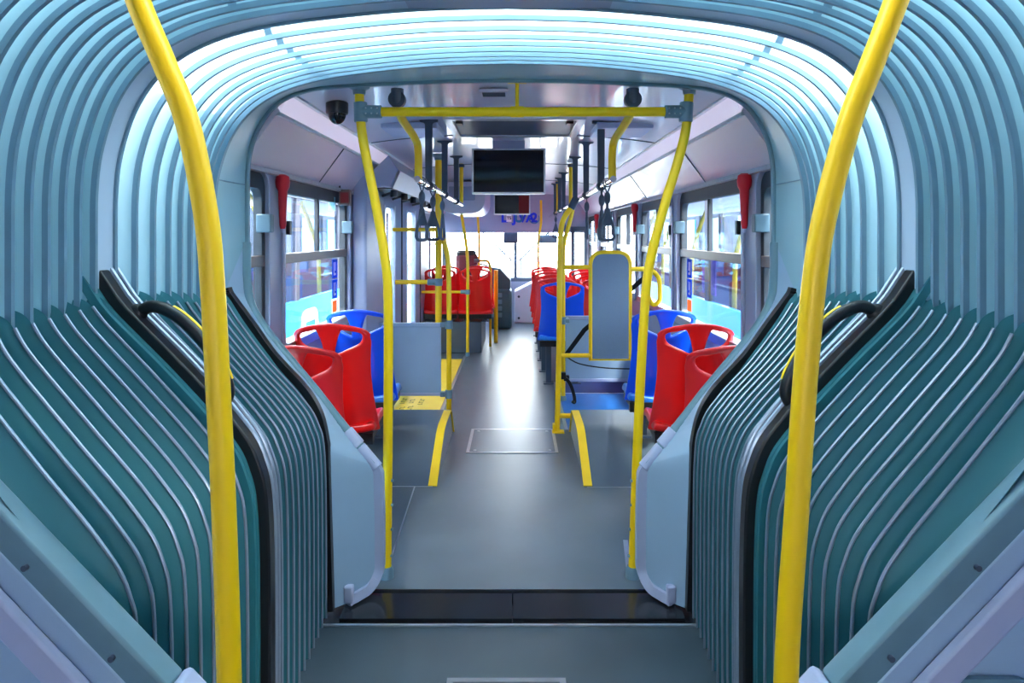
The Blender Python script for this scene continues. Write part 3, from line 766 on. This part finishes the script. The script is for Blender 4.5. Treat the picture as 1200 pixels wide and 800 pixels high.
def strap(X, Y, rot, label, z=RZ, L=1.0):
    t = thing('hand_strap', (X, Y, z), label, 'hand strap', 'dark hand straps'); 
    c, s = math.cos(rot), math.sin(rot)
    R = lambda u, v: Vector((X + c*u, Y + s*u, z + v*L))
    loop = [Vector((X + .024*math.cos(a), Y, z + .024*math.sin(a))) for a in [2*PI*i/16 for i in range(16)]]
    MB().sweep(loop, [(-.003,-.009),(.003,-.009),(.003,.009),(-.003,.009)], closed=True, up=(0,1,0)).build('loop', M['dark'], t)
    MB().tube([R(-.022, -.01), R(-.005, -.05), R(0, -.055)], .004, 6).tube([R(.022, -.01), R(.005, -.05), R(0, -.055)], .004, 6).tube([R(0, -.05), R(0, -.16)], .008, 8).build('cord', M['dark'], t)
    MB().ball((X, Y, z - .088*L), .019, .019, .038).build('bead', M['dark'], t)
    tri = fillet([R(0, -.13), R(.017, -.20), R(.05, -.325), R(-.05, -.325), R(-.017, -.20)], .025, 5, closed=True)
    tri2 = fillet([R(0, -.15), R(.036, -.25), R(.044, -.325), R(-.044, -.325), R(-.036, -.25)], .03, 5, closed=True)
    MB().tube(tri2, .0095, 8, closed=True).build('handle', M['dark'], t)
    pl = [(0, -.14), (.014, -.15), (.03, -.235), (.018, -.245), (-.018, -.245), (-.03, -.235), (-.014, -.15)]
    MB().plate(pl, [], -.007, .007, lambda u, v, w: R(u, v) + Vector((-s*w, c*w, 0))).build('grip_web', M['dark'], t, bevel=.003)
strap(RXR, 3.86, .25, 'open triangular hand strap nearest the camera on the right rail')
strap(RXR, 4.12, 1.1, 'second hand strap on the right rail, turned partly edge on')
strap(RXR, 5.0, 1.45, 'third hand strap on the right rail, seen edge on')
strap(RXR, 7.4, .9, 'small far hand strap on the right rail by the second yellow tube')
strap(RXR, 9.0, .3, 'farthest hand strap on the right rail, above the far mirror')
strap(RXL, 3.80, .9, 'nearest hand strap on the left rail')
strap(RXL, 4.3, .35, 'second hand strap on the left rail, crossing the tall yellow pole')
strap(RXL, 4.85, 1.4, 'third hand strap on the left rail, seen edge on')
# left cluster
pole('grab_pole', [(-.60, 5.61, 1.87), (-.60, 5.61, 1.70), (-.575, 5.61, 1.52), (-.54, 5.61, 1.36), (-.53, 5.61, 1.1), (-.53, 5.61, .6), (-.53, 5.61, 0)], .0205, 'bent yellow pole at the aisle end of the left low panel', feet=(False, True))
t = pole('grab_pole', [(-.622, 5.66, 2.22), (-.622, 5.66, 1.6), (-.622, 5.66, 1.2), (-.622, 5.66, .83)], .027, 'straight thick yellow pole rising from the top of the left low panel', feet=(True, False))
t = thing('low_panel', (-.88, 5.61, .24), 'grey low panel clamped to the left yellow pole, ahead of the blue seat', 'panel')
MB().box(-1.2, -.595, 5.60, 5.622, .25, .81).build('board', M['greyblue'], t)
MB().box(-1.2, -.59, 5.592, 5.63, .80, .835).build('top_rail', M['greyblue'], t, bevel=.005)
MB().box(-1.2, -.59, 5.592, 5.63, .237, .262).build('bottom_rail', M['ltrim'], t, bevel=.005)
for z in (.82, .25): MB().box(-.60, -.56, 5.585, 5.635, z-.02, z+.02).cyl((-.53, 5.61, z-.035), (-.53, 5.61, z+.035), .031, 14).build('clamp', M['clamp'], t, bevel=.003)
def bar(pts, r, label, clampat=None):
    t = thing('grab_bar', pts[0], label, 'bar', 'short yellow grab bars')
    MB().tube(pts, r, 12).build('tube', M['yellow'], t)
    if clampat:
        c = Vector(clampat); MB().cyl(c + Vector((-.09, 0, 0)), c + Vector((-.01, 0, 0)), r+.008, 12).cyl(c - Vector((0,0,.03)), c + Vector((0,0,.03)), .034, 14).build('clamp', M['clamp'], t, bevel=.003)
bar([(-.98, 5.66, 1.165), (-.64, 5.66, 1.165)], .019, 'yellow bar at waist height across the left door to the thick pole', (-.622, 5.66, 1.165))
bar([(-1.0, 5.66, 1.60), (-.70, 5.66, 1.60), (-.622, 5.66, 1.60)], .016, 'upper yellow bar across the left door at strap height', None)
bar([(-1.2, 8.79, .825), (-.62, 8.79, .825)], .018, 'yellow bar behind the two left red seats', (-.607, 8.79, .825))
pole('grab_pole', [(-.70, 8.79, 1.9), (-.68, 8.79, 1.78), (-.635, 8.79, 1.5), (-.607, 8.79, 1.2), (-.607, 8.79, .6), (-.607, 8.79, 0)], .02, 'slender far yellow pole in front of the left red seats', feet=(False, True))
pole('grab_pole', [(-.57, 10.2, 2.1), (-.555, 10.2, 1.8), (-.54, 10.2, 1.5), (-.54, 10.2, 1.0), (-.54, 10.2, 0)], .017, 'thin yellow pole behind the driver seat', feet=(False, True))
t = thing('barrier_hoop', (-.4, 9.5, 0), 'small yellow hoop rail at the aisle end of the left red seats', 'barrier')
MB().tube(fillet([(-.54, 9.55, 1.2), (-.37, 9.55, 1.2), (-.345, 9.55, 1.1), (-.345, 9.55, 0.0)], .09), .018, 12).build('tube', M['yellow'], t)
MB().tube([(-.278, 9.9, 0), (-.278, 9.9, 1.05)], .03, 12).build('post', M['yellow'], t)
MB().cyl((-.57, 9.55, 1.2), (-.50, 9.55, 1.2), .026, 12).build('clamp', M['clamp'], t)
# right cluster
pole('grab_pole', [(.50, 5.4, 1.83), (.455, 5.4, 1.77), (.39, 5.4, 1.66), (.372, 5.4, 1.5), (.366, 5.4, 1.2), (.36, 5.4, .6), (.345, 5.38, .0)], .0215, 'yellow pole rising from the corner of the floor hatch to the right rail', feet=(False, False))
pole('grab_pole', [(.56, 6.4, 1.84), (.53, 6.4, 1.7), (.475, 6.4, 1.5), (.462, 6.4, 1.3), (.462, 6.4, .7), (.462, 6.4, 0)], .02, 'yellow pole just behind the one at the hatch corner, holding the grey low panel', feet=(False, True))
MB_ = MB().cyl((.50, 5.4, 1.85), (.455, 5.4, 1.765), .03, 12)
tag(MB_.build('pole_joint', M['dark'], None), 'dark elbow joining the hatch corner pole to the right rail', 'joint')
t = thing('padded_board', (.75, 5.4, 0), 'tall grey padded board in a yellow tube frame, for the wheelchair place', 'backrest board')
x0, x1 = .615, .925
fr = fillet([(x1, 5.42, .565), (x1, 5.42, 1.415), (x0, 5.42, 1.415), (x0, 5.42, .565)], .10, 8, closed=False)
loop = [(p[0], p[1]) for p in rrect(x0, x1, .565, 1.415, .10)]
loop = [(x0, .565), (x1, .565)] + [(p.x, p.y) for p in fillet([(x1, .565), (x1, 1.415), (x0, 1.415), (x0, .565)], .10, 8)][1:-1]
MB().tube([(a, 5.42, b) for a, b in loop], .018, 12, closed=True).build('tube_frame', M['yellow'], t)
MB().plate([(a*0 + (a-.77)*.93+.77, (b-.99)*.975+.99) for a, b in loop], [], -.014, .014, XZ(5.42)).build('pad', M['mesh'], t, bevel=.006)
MB().tube([(.366, 5.41, 1.30), (x0, 5.42, 1.30)], .018, 12).tube([(.36, 5.41, .60), (x0, 5.42, .60)], .018, 12).build('upper_bars', M['yellow'], t)
MB().tube([(.35, 5.39, .128), (.885, 5.40, .128)], .02, 12).build('lower_bar', M['yellow'], t)
MB().tube(fillet([(x1, 5.42, 1.285), (1.09, 5.42, 1.285), (1.16, 5.42, 1.22), (1.165, 5.42, 1.03), (1.11, 5.42, .99), (1.07, 5.42, 1.06), (1.05, 5.42, 1.2)], .05), .018, 12).build('side_loop', M['yellow'], t)
MB().box(.305, .40, 5.34, 5.42, 0, .012).box(.31, .33, 5.35, 5.41, .01, .07).build('foot_plate', M['yellow'], t, bevel=.003)
t = thing('low_panel', (.85, 6.6, .15), 'grey low panel behind the padded board, above the blue mat', 'panel')
MB().box(.50, 1.2, 6.59, 6.612, .16, .75).build('board', M['greyblue'], t)
MB().box(.49, 1.2, 6.58, 6.62, .74, .775).build('top_rail', M['ltrim'], t, bevel=.005)
MB().box(.50, 1.2, 6.58, 6.62, .14, .17).build('bottom_rail', M['ltrim'], t, bevel=.005)
MB().cyl((.462, 6.4, .72), (.462, 6.4, .79), .03, 12).box(.462, .52, 6.38, 6.6, .735, .77).build('clamp', M['clamp'], t, bevel=.003)
t = thing('safety_belt', (.5, 6.2, .3), 'black wheelchair belt hanging by the yellow pole and across the grey panel', 'belt')
BP = [(.012,.004),(-.012,.004),(-.012,-.004),(.012,-.004)]
MB().sweep([(.47, 6.36, .42), (.62, 6.0, .72), (1.16, 5.6, 1.28)], [(-.02,-.002),(.02,-.002),(.02,.002),(-.02,.002)], up=(0,1,0)).build('upper_strap', M['black'], t)
MB().sweep(cr([(.47, 6.34, .44), (.60, 6.3, .37), (.85, 6.35, .32), (1.15, 6.35, .31)], 5), [(-.006,-.002),(.006,-.002),(.006,.002),(-.006,.002)], up=(0,1,0)).build('lower_strap', M['black'], t)
MB().sweep(cr([(.43, 5.95, .32), (.47, 5.95, .29), (.50, 5.95, .24), (.525, 5.95, .16), (.53, 5.95, .10), (.51, 5.95, .11)], 5), [(-.014,-.012),(.014,-.012),(.014,.012),(-.014,.012)], up=(0,1,0)).build('buckle_tail', M['black'], t)
MB().box(.40, .455, 5.93, 5.98, .30, .36).box(.44, .49, 6.0, 6.05, .27, .32).build('buckle', M['black'], t, bevel=.008)
pole('grab_pole', [(.40, 10.6, 2.1), (.40, 10.6, 1.75), (.365, 10.6, 1.5), (.36, 10.6, 1.1), (.36, 10.6, 0)], .018, 'thin far yellow pole above the front red aisle seat', feet=(False, True))

# ================================================================== CEILING FITTINGS
t = thing('roof_hatch', (0, 4.25, 2.24), 'dark grey roof hatch with silver edges in the ceiling', 'hatch')
MB().plate([(-.40, 3.92), (.43, 3.92), (.43, 4.66), (-.40, 4.66)], [[(-.35, 3.98), (.38, 3.98), (.38, 4.61), (-.35, 4.61)]], -.018, .02, XY(2.235)).build('frame', M['alu'], t, bevel=.004)
MB().box(-.35, .38, 3.98, 4.61, 2.228, 2.25).build('lid', M['dark'], t)
for x in (-.31, .34): MB().box(x-.02, x+.02, 3.99, 4.07, 2.205, 2.23).build('latch', M['black'], t, bevel=.004)
def monitor(x0, x1, z0, z1, Y, label, screen, red=False):
    t = thing('monitor', ((x0+x1)/2, Y, z0), label, 'monitor', 'ceiling monitors')
    MB().box(x0-.014, x1+.014, Y, Y+.06, z0-.014, z1+.014).build('casing', M['alu'], t, bevel=.006)
    if red:
        xm = x0 + (x1-x0)*.7
        MB().box(x0, xm, Y-.004, Y+.01, z0, z1).build('screen', M['blackgloss'], t); MB().box(xm, x1, Y-.004, Y+.01, z0, z1).build('red_field', M['ledred'], t)
    else: MB().box(x0, x1, Y-.004, Y+.01, z0, z1).build('screen', screen, t)
    MB().box((x0+x1)/2-.12, (x0+x1)/2+.12, Y+.02, Y+.05, z1, 2.255).build('mount', M['wall'], t)
p, q = at(555, 225, 5.05), at(637, 176, 5.05)
monitor(p.x, q.x, p.z, q.z, 5.05, 'large dark monitor hanging in the middle of the ceiling', M['blackgloss'])
p, q = at(580, 250, 8.0), at(620, 229, 8.0)
monitor(p.x, q.x, p.z, q.z, 8.0, 'smaller far monitor with a red field, below the large one', M['blackgloss'], True)
t = thing('security_camera', (-.79, 3.4, 2.13), 'black dome camera on the ceiling beside the left crossbar clamp', 'camera')
p = at(395, 108, 3.4)
MB().lathe((p.x, 3.4, 2.195), [(.052, -.04), (.055, -.03), (.055, .015), (.05, .02)], n=24).build('base', M['black'], t)
MB().ball((p.x, 3.4, 2.158), .045, .045, .055).build('dome', M['blackgloss'], t)
t = thing('speaker_grille', (.0, 3.35, 2.245), 'small pale vent on the ceiling behind the crossbar hanger', 'vent')
p = at(578, 96, 3.2)
MB().box(p.x-.07, p.x+.07, 3.24, 3.36, 2.232, 2.25).build('cover', M['ceil'], t, bevel=.006)
for i in range(5): MB().box(p.x-.055, p.x+.055, 3.255+.02*i, 3.262+.02*i, 2.229, 2.234).build('slot', M['dark'], t)
for x, nm in ((-.62, 'left'), (.68, 'right')):
    tag(MB().box(x-.17, x+.17, 4.1, 4.5, 2.195, 2.235).build('ceiling_vent', M['ltrim'], None, bevel=.008), 'flat lavender grey panel on the ceiling to the %s of the roof hatch' % nm, 'panel')

# ================================================================== LEFT DOOR, MECHANISM, SIGNS
t = thing('door_1', (-1.2, 7.1, 0), None, None, None, 'structure'); t['label'] = 'grey folding bus door in the left wall'
MB().box(-1.213, -1.10, 5.12, 5.80, 0.0, 2.0).build('door_post', M['wall'], t, bevel=.02)
zig = [(-1.19, 5.86), (-1.08, 6.46), (-1.19, 7.08), (-1.08, 7.70), (-1.19, 8.34)]
for (xa, ya), (xb, yb) in zip(zig[:-1], zig[1:]):
    d = Vector((xb-xa, yb-ya, 0)); L = d.length; d.normalize(); n = Vector((d.y, -d.x, 0))
    fn = lambda u, v, w, xa=xa, ya=ya, d=d, n=n: Vector((xa, ya, 0)) + d*u + n*w + Vector((0, 0, v))
    lf = MB().plate([(.01, .05), (L-.01, .05), (L-.01, 1.95), (.01, 1.95)], [rrect(.19, L-.19, .3, 1.80, .05)], -.018, .018, fn).build('door_leaf', M['wall'], t, bevel=.004)
    MB().plate(rrect(.185, L-.185, .295, 1.805, .05), [], -.003, .003, fn).build('pane', M['glass'], lf)
    MB().plate([(0, .05), (.03, .05), (.03, 1.95), (0, 1.95)], [], -.024, .024, fn).build('edge_rubber', M['rubber'], lf)
    MB().plate([(.165, .28), (.185, .28), (.185, 1.82), (.165, 1.82)], [], -.022, .022, fn).plate([(L-.185, .28), (L-.165, .28), (L-.165, 1.82), (L-.185, 1.82)], [], -.022, .022, fn).build('bright_strip', M['alu'], lf)
t = thing('door_mechanism', (-1.05, 6.8, 1.9), 'grey mechanism box above the left door with dark workings beneath', 'mechanism')
MB().plate([(-1.21, 1.91), (-.95, 2.165), (-.875, 2.05), (-.935, 1.92), (-1.0, 1.925)], [], 5.2, 8.45, lambda u, v, w: Vector((u, w, v))).build('housing', M['wall'], t, bevel=.008)
MB().plate([(-.872, 2.045), (-.932, 1.915), (-.927, 1.913), (-.867, 2.043)], [], 5.25, 8.40, lambda u, v, w: Vector((u, w, v))).build('cover_strip', M['wall'], t)
mb = MB(); mb.box(-1.2, -.93, 5.3, 8.4, 1.915, 1.962); mb.build('works', M['black'], t)
for i, Y in enumerate((5.5, 6.0, 6.5, 7.2, 7.8)):
    MB().cyl((-.96, Y, 1.93), (-.96, Y, 1.86), .03, 10).cyl((-.96, Y, 1.90), (-1.12, Y+.25, 1.88), .012, 8).build('lever', M['bronze'] if i % 2 else M['rubber'], t)
t = thing('hanging_wire', (-1.03, 5.95, 1.2), 'loose white wire hanging against the door post', 'wire')
MB().tube(cr([at(451, 318, 5.8), at(449, 330, 5.8), at(447, 342, 5.8), at(445, 355, 5.8), at(447, 362, 5.8)], 4), .006, 6).tube(cr([at(451, 322, 5.8), at(447, 335, 5.8), at(446, 350, 5.8)], 4), .005, 6).build('strand', M['wirewhite'], t)
t = thing('hanging_wire', (-1.0, 7.0, 1.3), 'loose white wire hanging farther along the door', 'wire')
MB().tube(cr([at(479, 306, 7.0), at(478, 322, 7.0), at(477, 336, 7.0)], 4), .008, 6).tube(cr([at(483, 305, 7.0), at(480, 315, 7.0)], 4), .007, 6).build('strand', M['wirewhite'], t)
# red window sleeves
def sleeve(sx, Y, label, ztop=1.855, L=.27):
    t = thing('hammer_sleeve', (sx*1.19, Y, ztop-L), label, 'hammer sleeve', 'red sleeves on the window pillars')
    X = sx*1.182
    MB().lathe((X, Y, ztop-L), [(.012, 0), (.017, .02), (.020, .10), (.024, L*.72), (.034, L*.80), (.037, L*.9), (.032, L), (.018, L+.01)], n=16).build('sleeve', M['redsleeve'], t)
    MB().cyl((X, Y, ztop-L-.02), (X, Y, ztop-L+.005), .009, 10).build('tip', M['ltrim'], t)
    MB().cyl((X, Y, ztop-.05), (sx*1.216, Y, ztop-.05), .012, 10).build('hook', M['ltrim'], t)
sleeve(-1, 3.53, 'red sleeve hanging on the pillar between the first two left windows')
sleeve(1, 3.46, 'red sleeve hanging on the pillar between the first two right windows')
sleeve(1, 6.69, 'red sleeve on the right pillar ahead of the padded board')
sleeve(1, 9.9, 'small far red sleeve on the right pillar near the front')
# sign box and card hanging at the left window
t = thing('display_box', at(403, 240, 4.75), 'small dark red digit display hanging by wires at the left window', 'display')
p, q = at(397, 241, 4.75), at(410, 222, 4.75)
MB().box(p.x, q.x, 4.75, 4.80, p.z, q.z).build('case', M['bronze'], t, bevel=.004)
MB().box(p.x+.012, q.x-.008, 4.745, 4.76, p.z+.018, q.z-.02).build('screen', M['ledred'], t)
MB().tube(cr([at(399, 224, 4.75), at(397, 214, 4.75), at(398, 206, 4.75)], 4), .007, 6).build('cable', M['black'], t)
t = thing('hanging_card', at(389, 248, 4.7), 'small teal card hanging on a black cable beside the red display', 'card')
p, q = at(385, 247, 4.7), at(393, 231, 4.7)
MB().box(p.x, q.x, 4.69, 4.70, p.z, q.z).build('card', M['tealcard'], t)
MB().tube(cr([at(389, 232, 4.7), at(388, 215, 4.7), at(393, 207, 4.7), at(398, 204, 4.7)], 5), .009, 8).tube([at(388, 216, 4.7), at(386, 211, 4.7)], .009, 8).build('cable', M['black'], t)
def stickers(sx, Y0, side):
    t = thing('window_sticker', (sx*1.235, Y0, 1.1), 'blue pictogram sticker with orange label on the %s window glass' % side, 'sticker', 'blue window stickers')
    X = sx*1.238
    for k, z in enumerate((1.255, 1.115)):
        MB().box(X-.001, X+.001, Y0, Y0+.13, z, z+.13).build('square', M['sign'], t)
        MB().box(X-.002, X+.002, Y0+.035, Y0+.05, z+.02, z+.11).box(X-.002, X+.002, Y0+.035, Y0+.09, z+.02, z+.035).box(X-.002, X+.002, Y0+.07, Y0+.085, z+.05, z+.11).build('pictogram', M['white'], t)
    MB().box(X-.001, X+.001, Y0+.01, Y0+.12, 1.02, 1.10).build('orange_label', M['orange'], t)
stickers(-1, 4.68, 'left'); stickers(1, 4.72, 'right')

# ================================================================== FRONT OF THE BUS
t = thing('header_lettering', (0, 11.4, 1.8), 'blue and dark letters on the panel above the windscreen', 'lettering')
fn = lambda cx, z: (lambda u, v, w: Vector((cx + u, 11.49 - w + (1.62-(z+v))*.25, z + v)))
p = at(591, 260, 11.5); text_mb('L', .21, fn(p.x, p.z)).build('letter', M['letterblue'], t)
MB().box(at(593.5, 255, 11.45).x, at(599.5, 255, 11.45).x, 11.415, 11.425, at(0, 260, 11.45).z, at(0, 250, 11.45).z).build('white_tab', M['white'], t)
p = at(596.5, 257, 11.4); text_mb('TS', .07, lambda u, v, w, p=p: Vector((p.x+u, 11.41 - w, p.z+v))).build('letter', M['dark'], t)
p = at(603, 260, 11.5); text_mb('J', .21, fn(p.x, p.z)).build('letter', M['letterblue'], t)
p = at(608, 260, 11.5); text_mb('U', .21, fn(p.x, p.z)).build('letter', M['letterteal'], t)
p = at(617, 260, 11.5); text_mb('VA', .20, fn(p.x, p.z)).build('letter', M['letterblue'], t)
p = at(626, 260, 11.5); text_mb('2', .21, fn(p.x, p.z)).build('letter', M['letterblue'], t)
q = [Vector((p.x + .085*math.cos(a), 11.44, p.z + .06 + .085*math.sin(a))) for a in [2*PI*i/24 for i in range(24)]]
MB().tube(q, .008, 6, closed=True).build('ring', M['letterteal'], t)
t = thing('driver_chair', (-.72, 10.6, 0), 'dark driver seat with headrest behind the left red bench', 'driver seat')
p, q = at(533, 318, 10.6), at(560, 293, 10.6)
MB().box(-.92, -.58, 10.55, 10.68, .55, 1.28).build('backrest', M['maroon'], t, bevel=.06)
MB().box(p.x+.03, q.x-.03, 10.56, 10.66, 1.20, q.z).build('headrest', M['black'], t, bevel=.04)
MB().box(-.93, -.55, 10.6, 11.1, .42, .56).build('cushion', M['maroon'], t, bevel=.05)
MB().box(-.85, -.65, 10.7, 10.95, 0, .43).build('pedestal', M['black'], t)
t = thing('driver_console', (-.42, 11.0, 0), 'teal console with vents beside the driver, left of the white cabinet', 'console')
MB().box(-.42, -.06, 11.3, 11.9, 0, .66).build('body', M['console'], t, bevel=.05)
MB().plate([(-.42, .64), (-.08, .64), (-.08, .82), (-.16, .90), (-.25, 1.0), (-.42, 1.03)], [], 11.35, 11.8, lambda u, v, w: Vector((u, w, v))).build('binnacle', M['console'], t, bevel=.03)
for i in range(4): MB().box(-.40, -.22, 11.285, 11.31, .20+.11*i, .27+.11*i).build('vent', M['railteal'], t, bevel=.006)
MB().tube([Vector((-.62 + .2*math.cos(a), 11.2 + .12*math.sin(a), .98 + .10*math.sin(a))) for a in [2*PI*i/24 for i in range(24)]], .014, 8, closed=True).build('steering_wheel', M['black'], t)
t = thing('white_cabinet', (.3, 12.2, 0), 'white front cabinet at the end of the aisle under the windscreen', 'cabinet')
MB().plate([(-.02, 0), (1.15, 0), (1.15, .80), (.62, .80), (.3, .72), (-.02, .56)], [], 12.1, 12.6, lambda u, v, w: Vector((u, w, v))).build('body', M['whitepanel'], t, bevel=.02)
for x, z in ((.06, .47), (.06, .09)): MB().cyl((x, 12.1, z), (x, 12.085, z), .022, 10).build('bolt', M['dark'], t)
MB().box(-1.2, -.1, 12.2, 12.65, .55, .80).build('dashboard', M['whitepanel'], t, bevel=.04)
for (a, b), lab in ((((590, 285), (607, 272)), 'dark driver mirror hanging at the middle of the windscreen'), (((632, 285), (653, 275)), 'pale mirror hanging at the right of the windscreen')):
    p, q = at(a[0], a[1], 11.7), at(b[0], b[1], 11.7)
    t = thing('mirror', (p.x, 11.7, p.z), lab, 'mirror', 'windscreen mirrors')
    MB().box(p.x, q.x, 11.66, 11.72, p.z, q.z).build('shell', M['dark'] if a[0] < 600 else M['clamp'], t, bevel=.03)
    MB().cyl(((p.x+q.x)/2, 11.7, q.z-.01), ((p.x+q.x)/2, 11.62, 1.66), .012, 8).build('arm', M['dark'], t)
t = thing('cabin_locker', (-.85, 8.2, 1.8), 'rounded grey locker hanging from the ceiling left of the far monitor', 'locker')
pr = fillet([(-.92, 2.203), (-.92, 1.82), (-.36, 1.82), (-.36, 2.203)], .26, 10)
MB().plate([(p.x, p.y) for p in pr], [], 8.3, 9.9, XZ(0)).build('body', M['ceil'], t, bevel=.02)
MB().box(-.80, -.48, 8.285, 8.31, 1.98, 2.15).build('door', M['wall'], t, bevel=.01)
t = thing('door_2', (1.1, 11.2, 0), None, None, None, 'structure'); t['label'] = 'front door post at the right of the windscreen'
mb = MB(); mb.box(.93, .99, 11.4, 11.46, 0, 1.68); mb.box(1.15, 1.2, 11.4, 11.46, 0, 1.68); mb.box(.93, 1.2, 11.4, 11.46, 1.63, 1.70); mb.build('door_frame', M['dark'], t)
MB().box(.99, 1.15, 11.42, 11.43, .1, 1.63).build('pane', M['glass'], t)

# ================================================================== OUTSIDE: NEIGHBOUR BUSES
def neighbour(sx, X, side, y0=-3, y1=18):
    t = thing('parked_bus', (sx*(X+1.2), 6, -.97), 'cyan parked bus seen through the %s windows' % side, 'bus', 'parked buses')
    a, b = (X, X+2.4)
    o = lambda u0, u1: (min(sx*u0, sx*u1), max(sx*u0, sx*u1))
    x0, x1 = o(a, b)
    mb = MB(); mb.box(*o(a, a+.05), y0, y1, -.6, .94); mb.box(*o(b-.05, b), y0, y1, -.6, .94); mb.box(x0, x1, y0, y1, -.65, -.6); mb.build('body', M['cyan'], t)
    MB().box(x0, x1, y0, y1, 2.0, 2.35).build('roof', M['white'], t, bevel=.08)
    MB().box(*o(a-.004, a+.03), y0, y1, 1.90, 2.02).build('window_band', M['rubber'], t)
    Y = y0 + .4
    while Y < y1:
        MB().box(*o(a+.002, a+.05), Y-.05, Y+.05, .93, 2.01).build('pillar', M['stone'], t); MB().box(*o(b-.05, b), Y-.06, Y+.06, .93, 2.0).build('pillar', M['stone'], t)
        Y += 1.5
    MB().box(*o(a+.015, a+.02), y0, y1, .93, 2.0).build('glazing', M['glassfar'], t)
    MB().box(*o(a+.1, b-.1), y0, y1, -.02, 0).build('floor_panel', M['floor_dark'], t)
    # seats and handrails inside
    Y = y0 + 1.0; i = 0
    while Y < y1:
        m = M['maroon'] if i % 3 else M['bluedark']
        for u in (.35, 1.75):
            MB().box(*o(a+u, a+u+.42), Y, Y+.06, .45, 1.1).box(*o(a+u, a+u+.42), Y+.02, Y+.42, .43, .50).build('seat', m, t, bevel=.03)
        if i % 2 == 0:
            MB().tube(cr([(sx*(a+.3), Y+.5, 0), (sx*(a+.3), Y+.5, 1.0), (sx*(a+.34), Y+.52, 1.45), (sx*(a+.55), Y+.62, 1.95)], 5), .025, 8).build('handrail', M['yellow'], t)
        Y += .8; i += 1
    return t, a
t, a = neighbour(-1, 2.02, 'left')
X = -2.02
fl = lambda u, v, w: Vector((X + .004 + w, u, v))
lg = MB().plate([(p.x, p.y) for p in fillet([(6.46, .40), (6.50, .77), (6.58, .83), (6.92, .83), (7.0, .77), (7.05, .40)], .06, 4)], [[(6.56, .48), (6.95, .48), (6.91, .71), (6.60, .71)]], 0, .004, fl)
lg.plate([(6.5, .24), (6.6, .24), (6.6, .38), (6.5, .38)], [], 0, .004, fl).plate([(6.7, .2), (6.77, .2), (6.77, .36), (6.7, .36)], [], 0, .004, fl).plate([(6.9, .24), (7.02, .24), (7.02, .36), (6.9, .36)], [], 0, .004, fl)
lg.build('bus_emblem', M['white'], t)
MB().plate([(7.55, .4), (7.72, .4), (7.72, .84), (7.55, .84)], [], 0, .004, fl).plate([(7.8, .4), (8.1, .4), (8.1, .85), (7.8, .85)], [], 0, .004, fl).build('white_print', M['white'], t)
t, a = neighbour(1, 1.80, 'right')
Xr = 1.80
MB().tube(fillet([(Xr+.12, 4.55, .80), (Xr+.12, 4.55, 1.40), (Xr+.12, 4.95, 1.40), (Xr+.12, 4.95, 1.0), (Xr+.12, 4.7, .80)], .15), .035, 10).build('handrail', M['yellow'], t)
for z in (1.18, 1.25, 1.32): MB().box(Xr+.14, Xr+.16, 4.6, 5.3, z, z+.05).build('backrest_slat', M['yellow'], t)
MB().tube(fillet([(Xr+.10, 3.95, .85), (Xr+.10, 4.0, 1.42), (Xr+.10, 4.5, 1.75), (Xr+.10, 4.9, 1.8)], .2), .03, 10).build('handrail', M['yellow'], t)
MB().box(Xr+.03, Xr+.04, 6.2, 6.65, 1.0, 1.35).build('poster', M['purple'], t)
# depot beyond
for sx, X, nm in ((-1, 9.0, 'left'), (1, 8.5, 'right')):
    t = thing('depot_building', (sx*X, 8, -.97), 'pale depot building far outside the %s windows' % nm, 'building')
    MB().box(min(sx*X, sx*(X+3)), max(sx*X, sx*(X+3)), 4, 56, -.97, 3.0).build('walls', M['facade'], t)
    MB().box(min(sx*(X-.5), sx*(X+3.4)), max(sx*(X-.5), sx*(X+3.4)), 3.5, 56.5, 3.0, 3.3).build('roof', M['white'], t)
    for k in range(11):
        MB().box(min(sx*(X-.05), sx*(X+.02)), max(sx*(X-.05), sx*(X+.02)), 6+4.4*k, 8.4+4.4*k, .6, 2.3).build('window', M['console'] if k % 2 else M['cyan'], t)

# ================================================================== LIGHT AND CAMERA
w = bpy.data.worlds.new('sky'); S.world = w; w.use_nodes = True
nt = w.node_tree; bg = nt.nodes['Background']
tc = nt.nodes.new('ShaderNodeTexCoord'); sp = nt.nodes.new('ShaderNodeSeparateXYZ'); rp = nt.nodes.new('ShaderNodeValToRGB')
rp.color_ramp.elements[0].position = 0.0; rp.color_ramp.elements[0].color = (.90, .94, .97, 1)
rp.color_ramp.elements[1].position = 0.9; rp.color_ramp.elements[1].color = (.90, .95, 1.0, 1)
nt.links.new(tc.outputs['Generated'], sp.inputs[0]); nt.links.new(sp.outputs['Z'], rp.inputs['Fac']); nt.links.new(rp.outputs['Color'], bg.inputs['Color'])
bg.inputs['Strength'].default_value = 7.4
sd = bpy.data.lights.new('sun', 'SUN'); sd.energy = 13.0; sd.angle = math.radians(20); sd.color = (1, .97, .92)
so = bpy.data.objects.new('sun', sd); COL.objects.link(so); so.rotation_euler = (math.radians(22), math.radians(8), 0); so.location = (0, 0, 10)

cd = bpy.data.cameras.new('camera'); co = bpy.data.objects.new('camera', cd); COL.objects.link(co)
co.location = (CAMX, 0, CAMZ); co.rotation_euler = (PI/2, 0, 0)
cd.sensor_width = 36; cd.lens = 24; cd.shift_x = -6/1200; cd.shift_y = -124/1200; cd.clip_start = .05
S.camera = co
S.view_settings.view_transform = 'Standard'; S.view_settings.look = 'None'; S.view_settings.gamma = 1; S.view_settings.use_curve_mapping = False
S.view_settings.exposure = 2.05
try:
    S.cycles.use_denoising = True; S.cycles.max_bounces = 12; S.cycles.diffuse_bounces = 8; S.cycles.transparent_max_bounces = 24; S.cycles.sample_clamp_indirect = 6
except Exception: pass
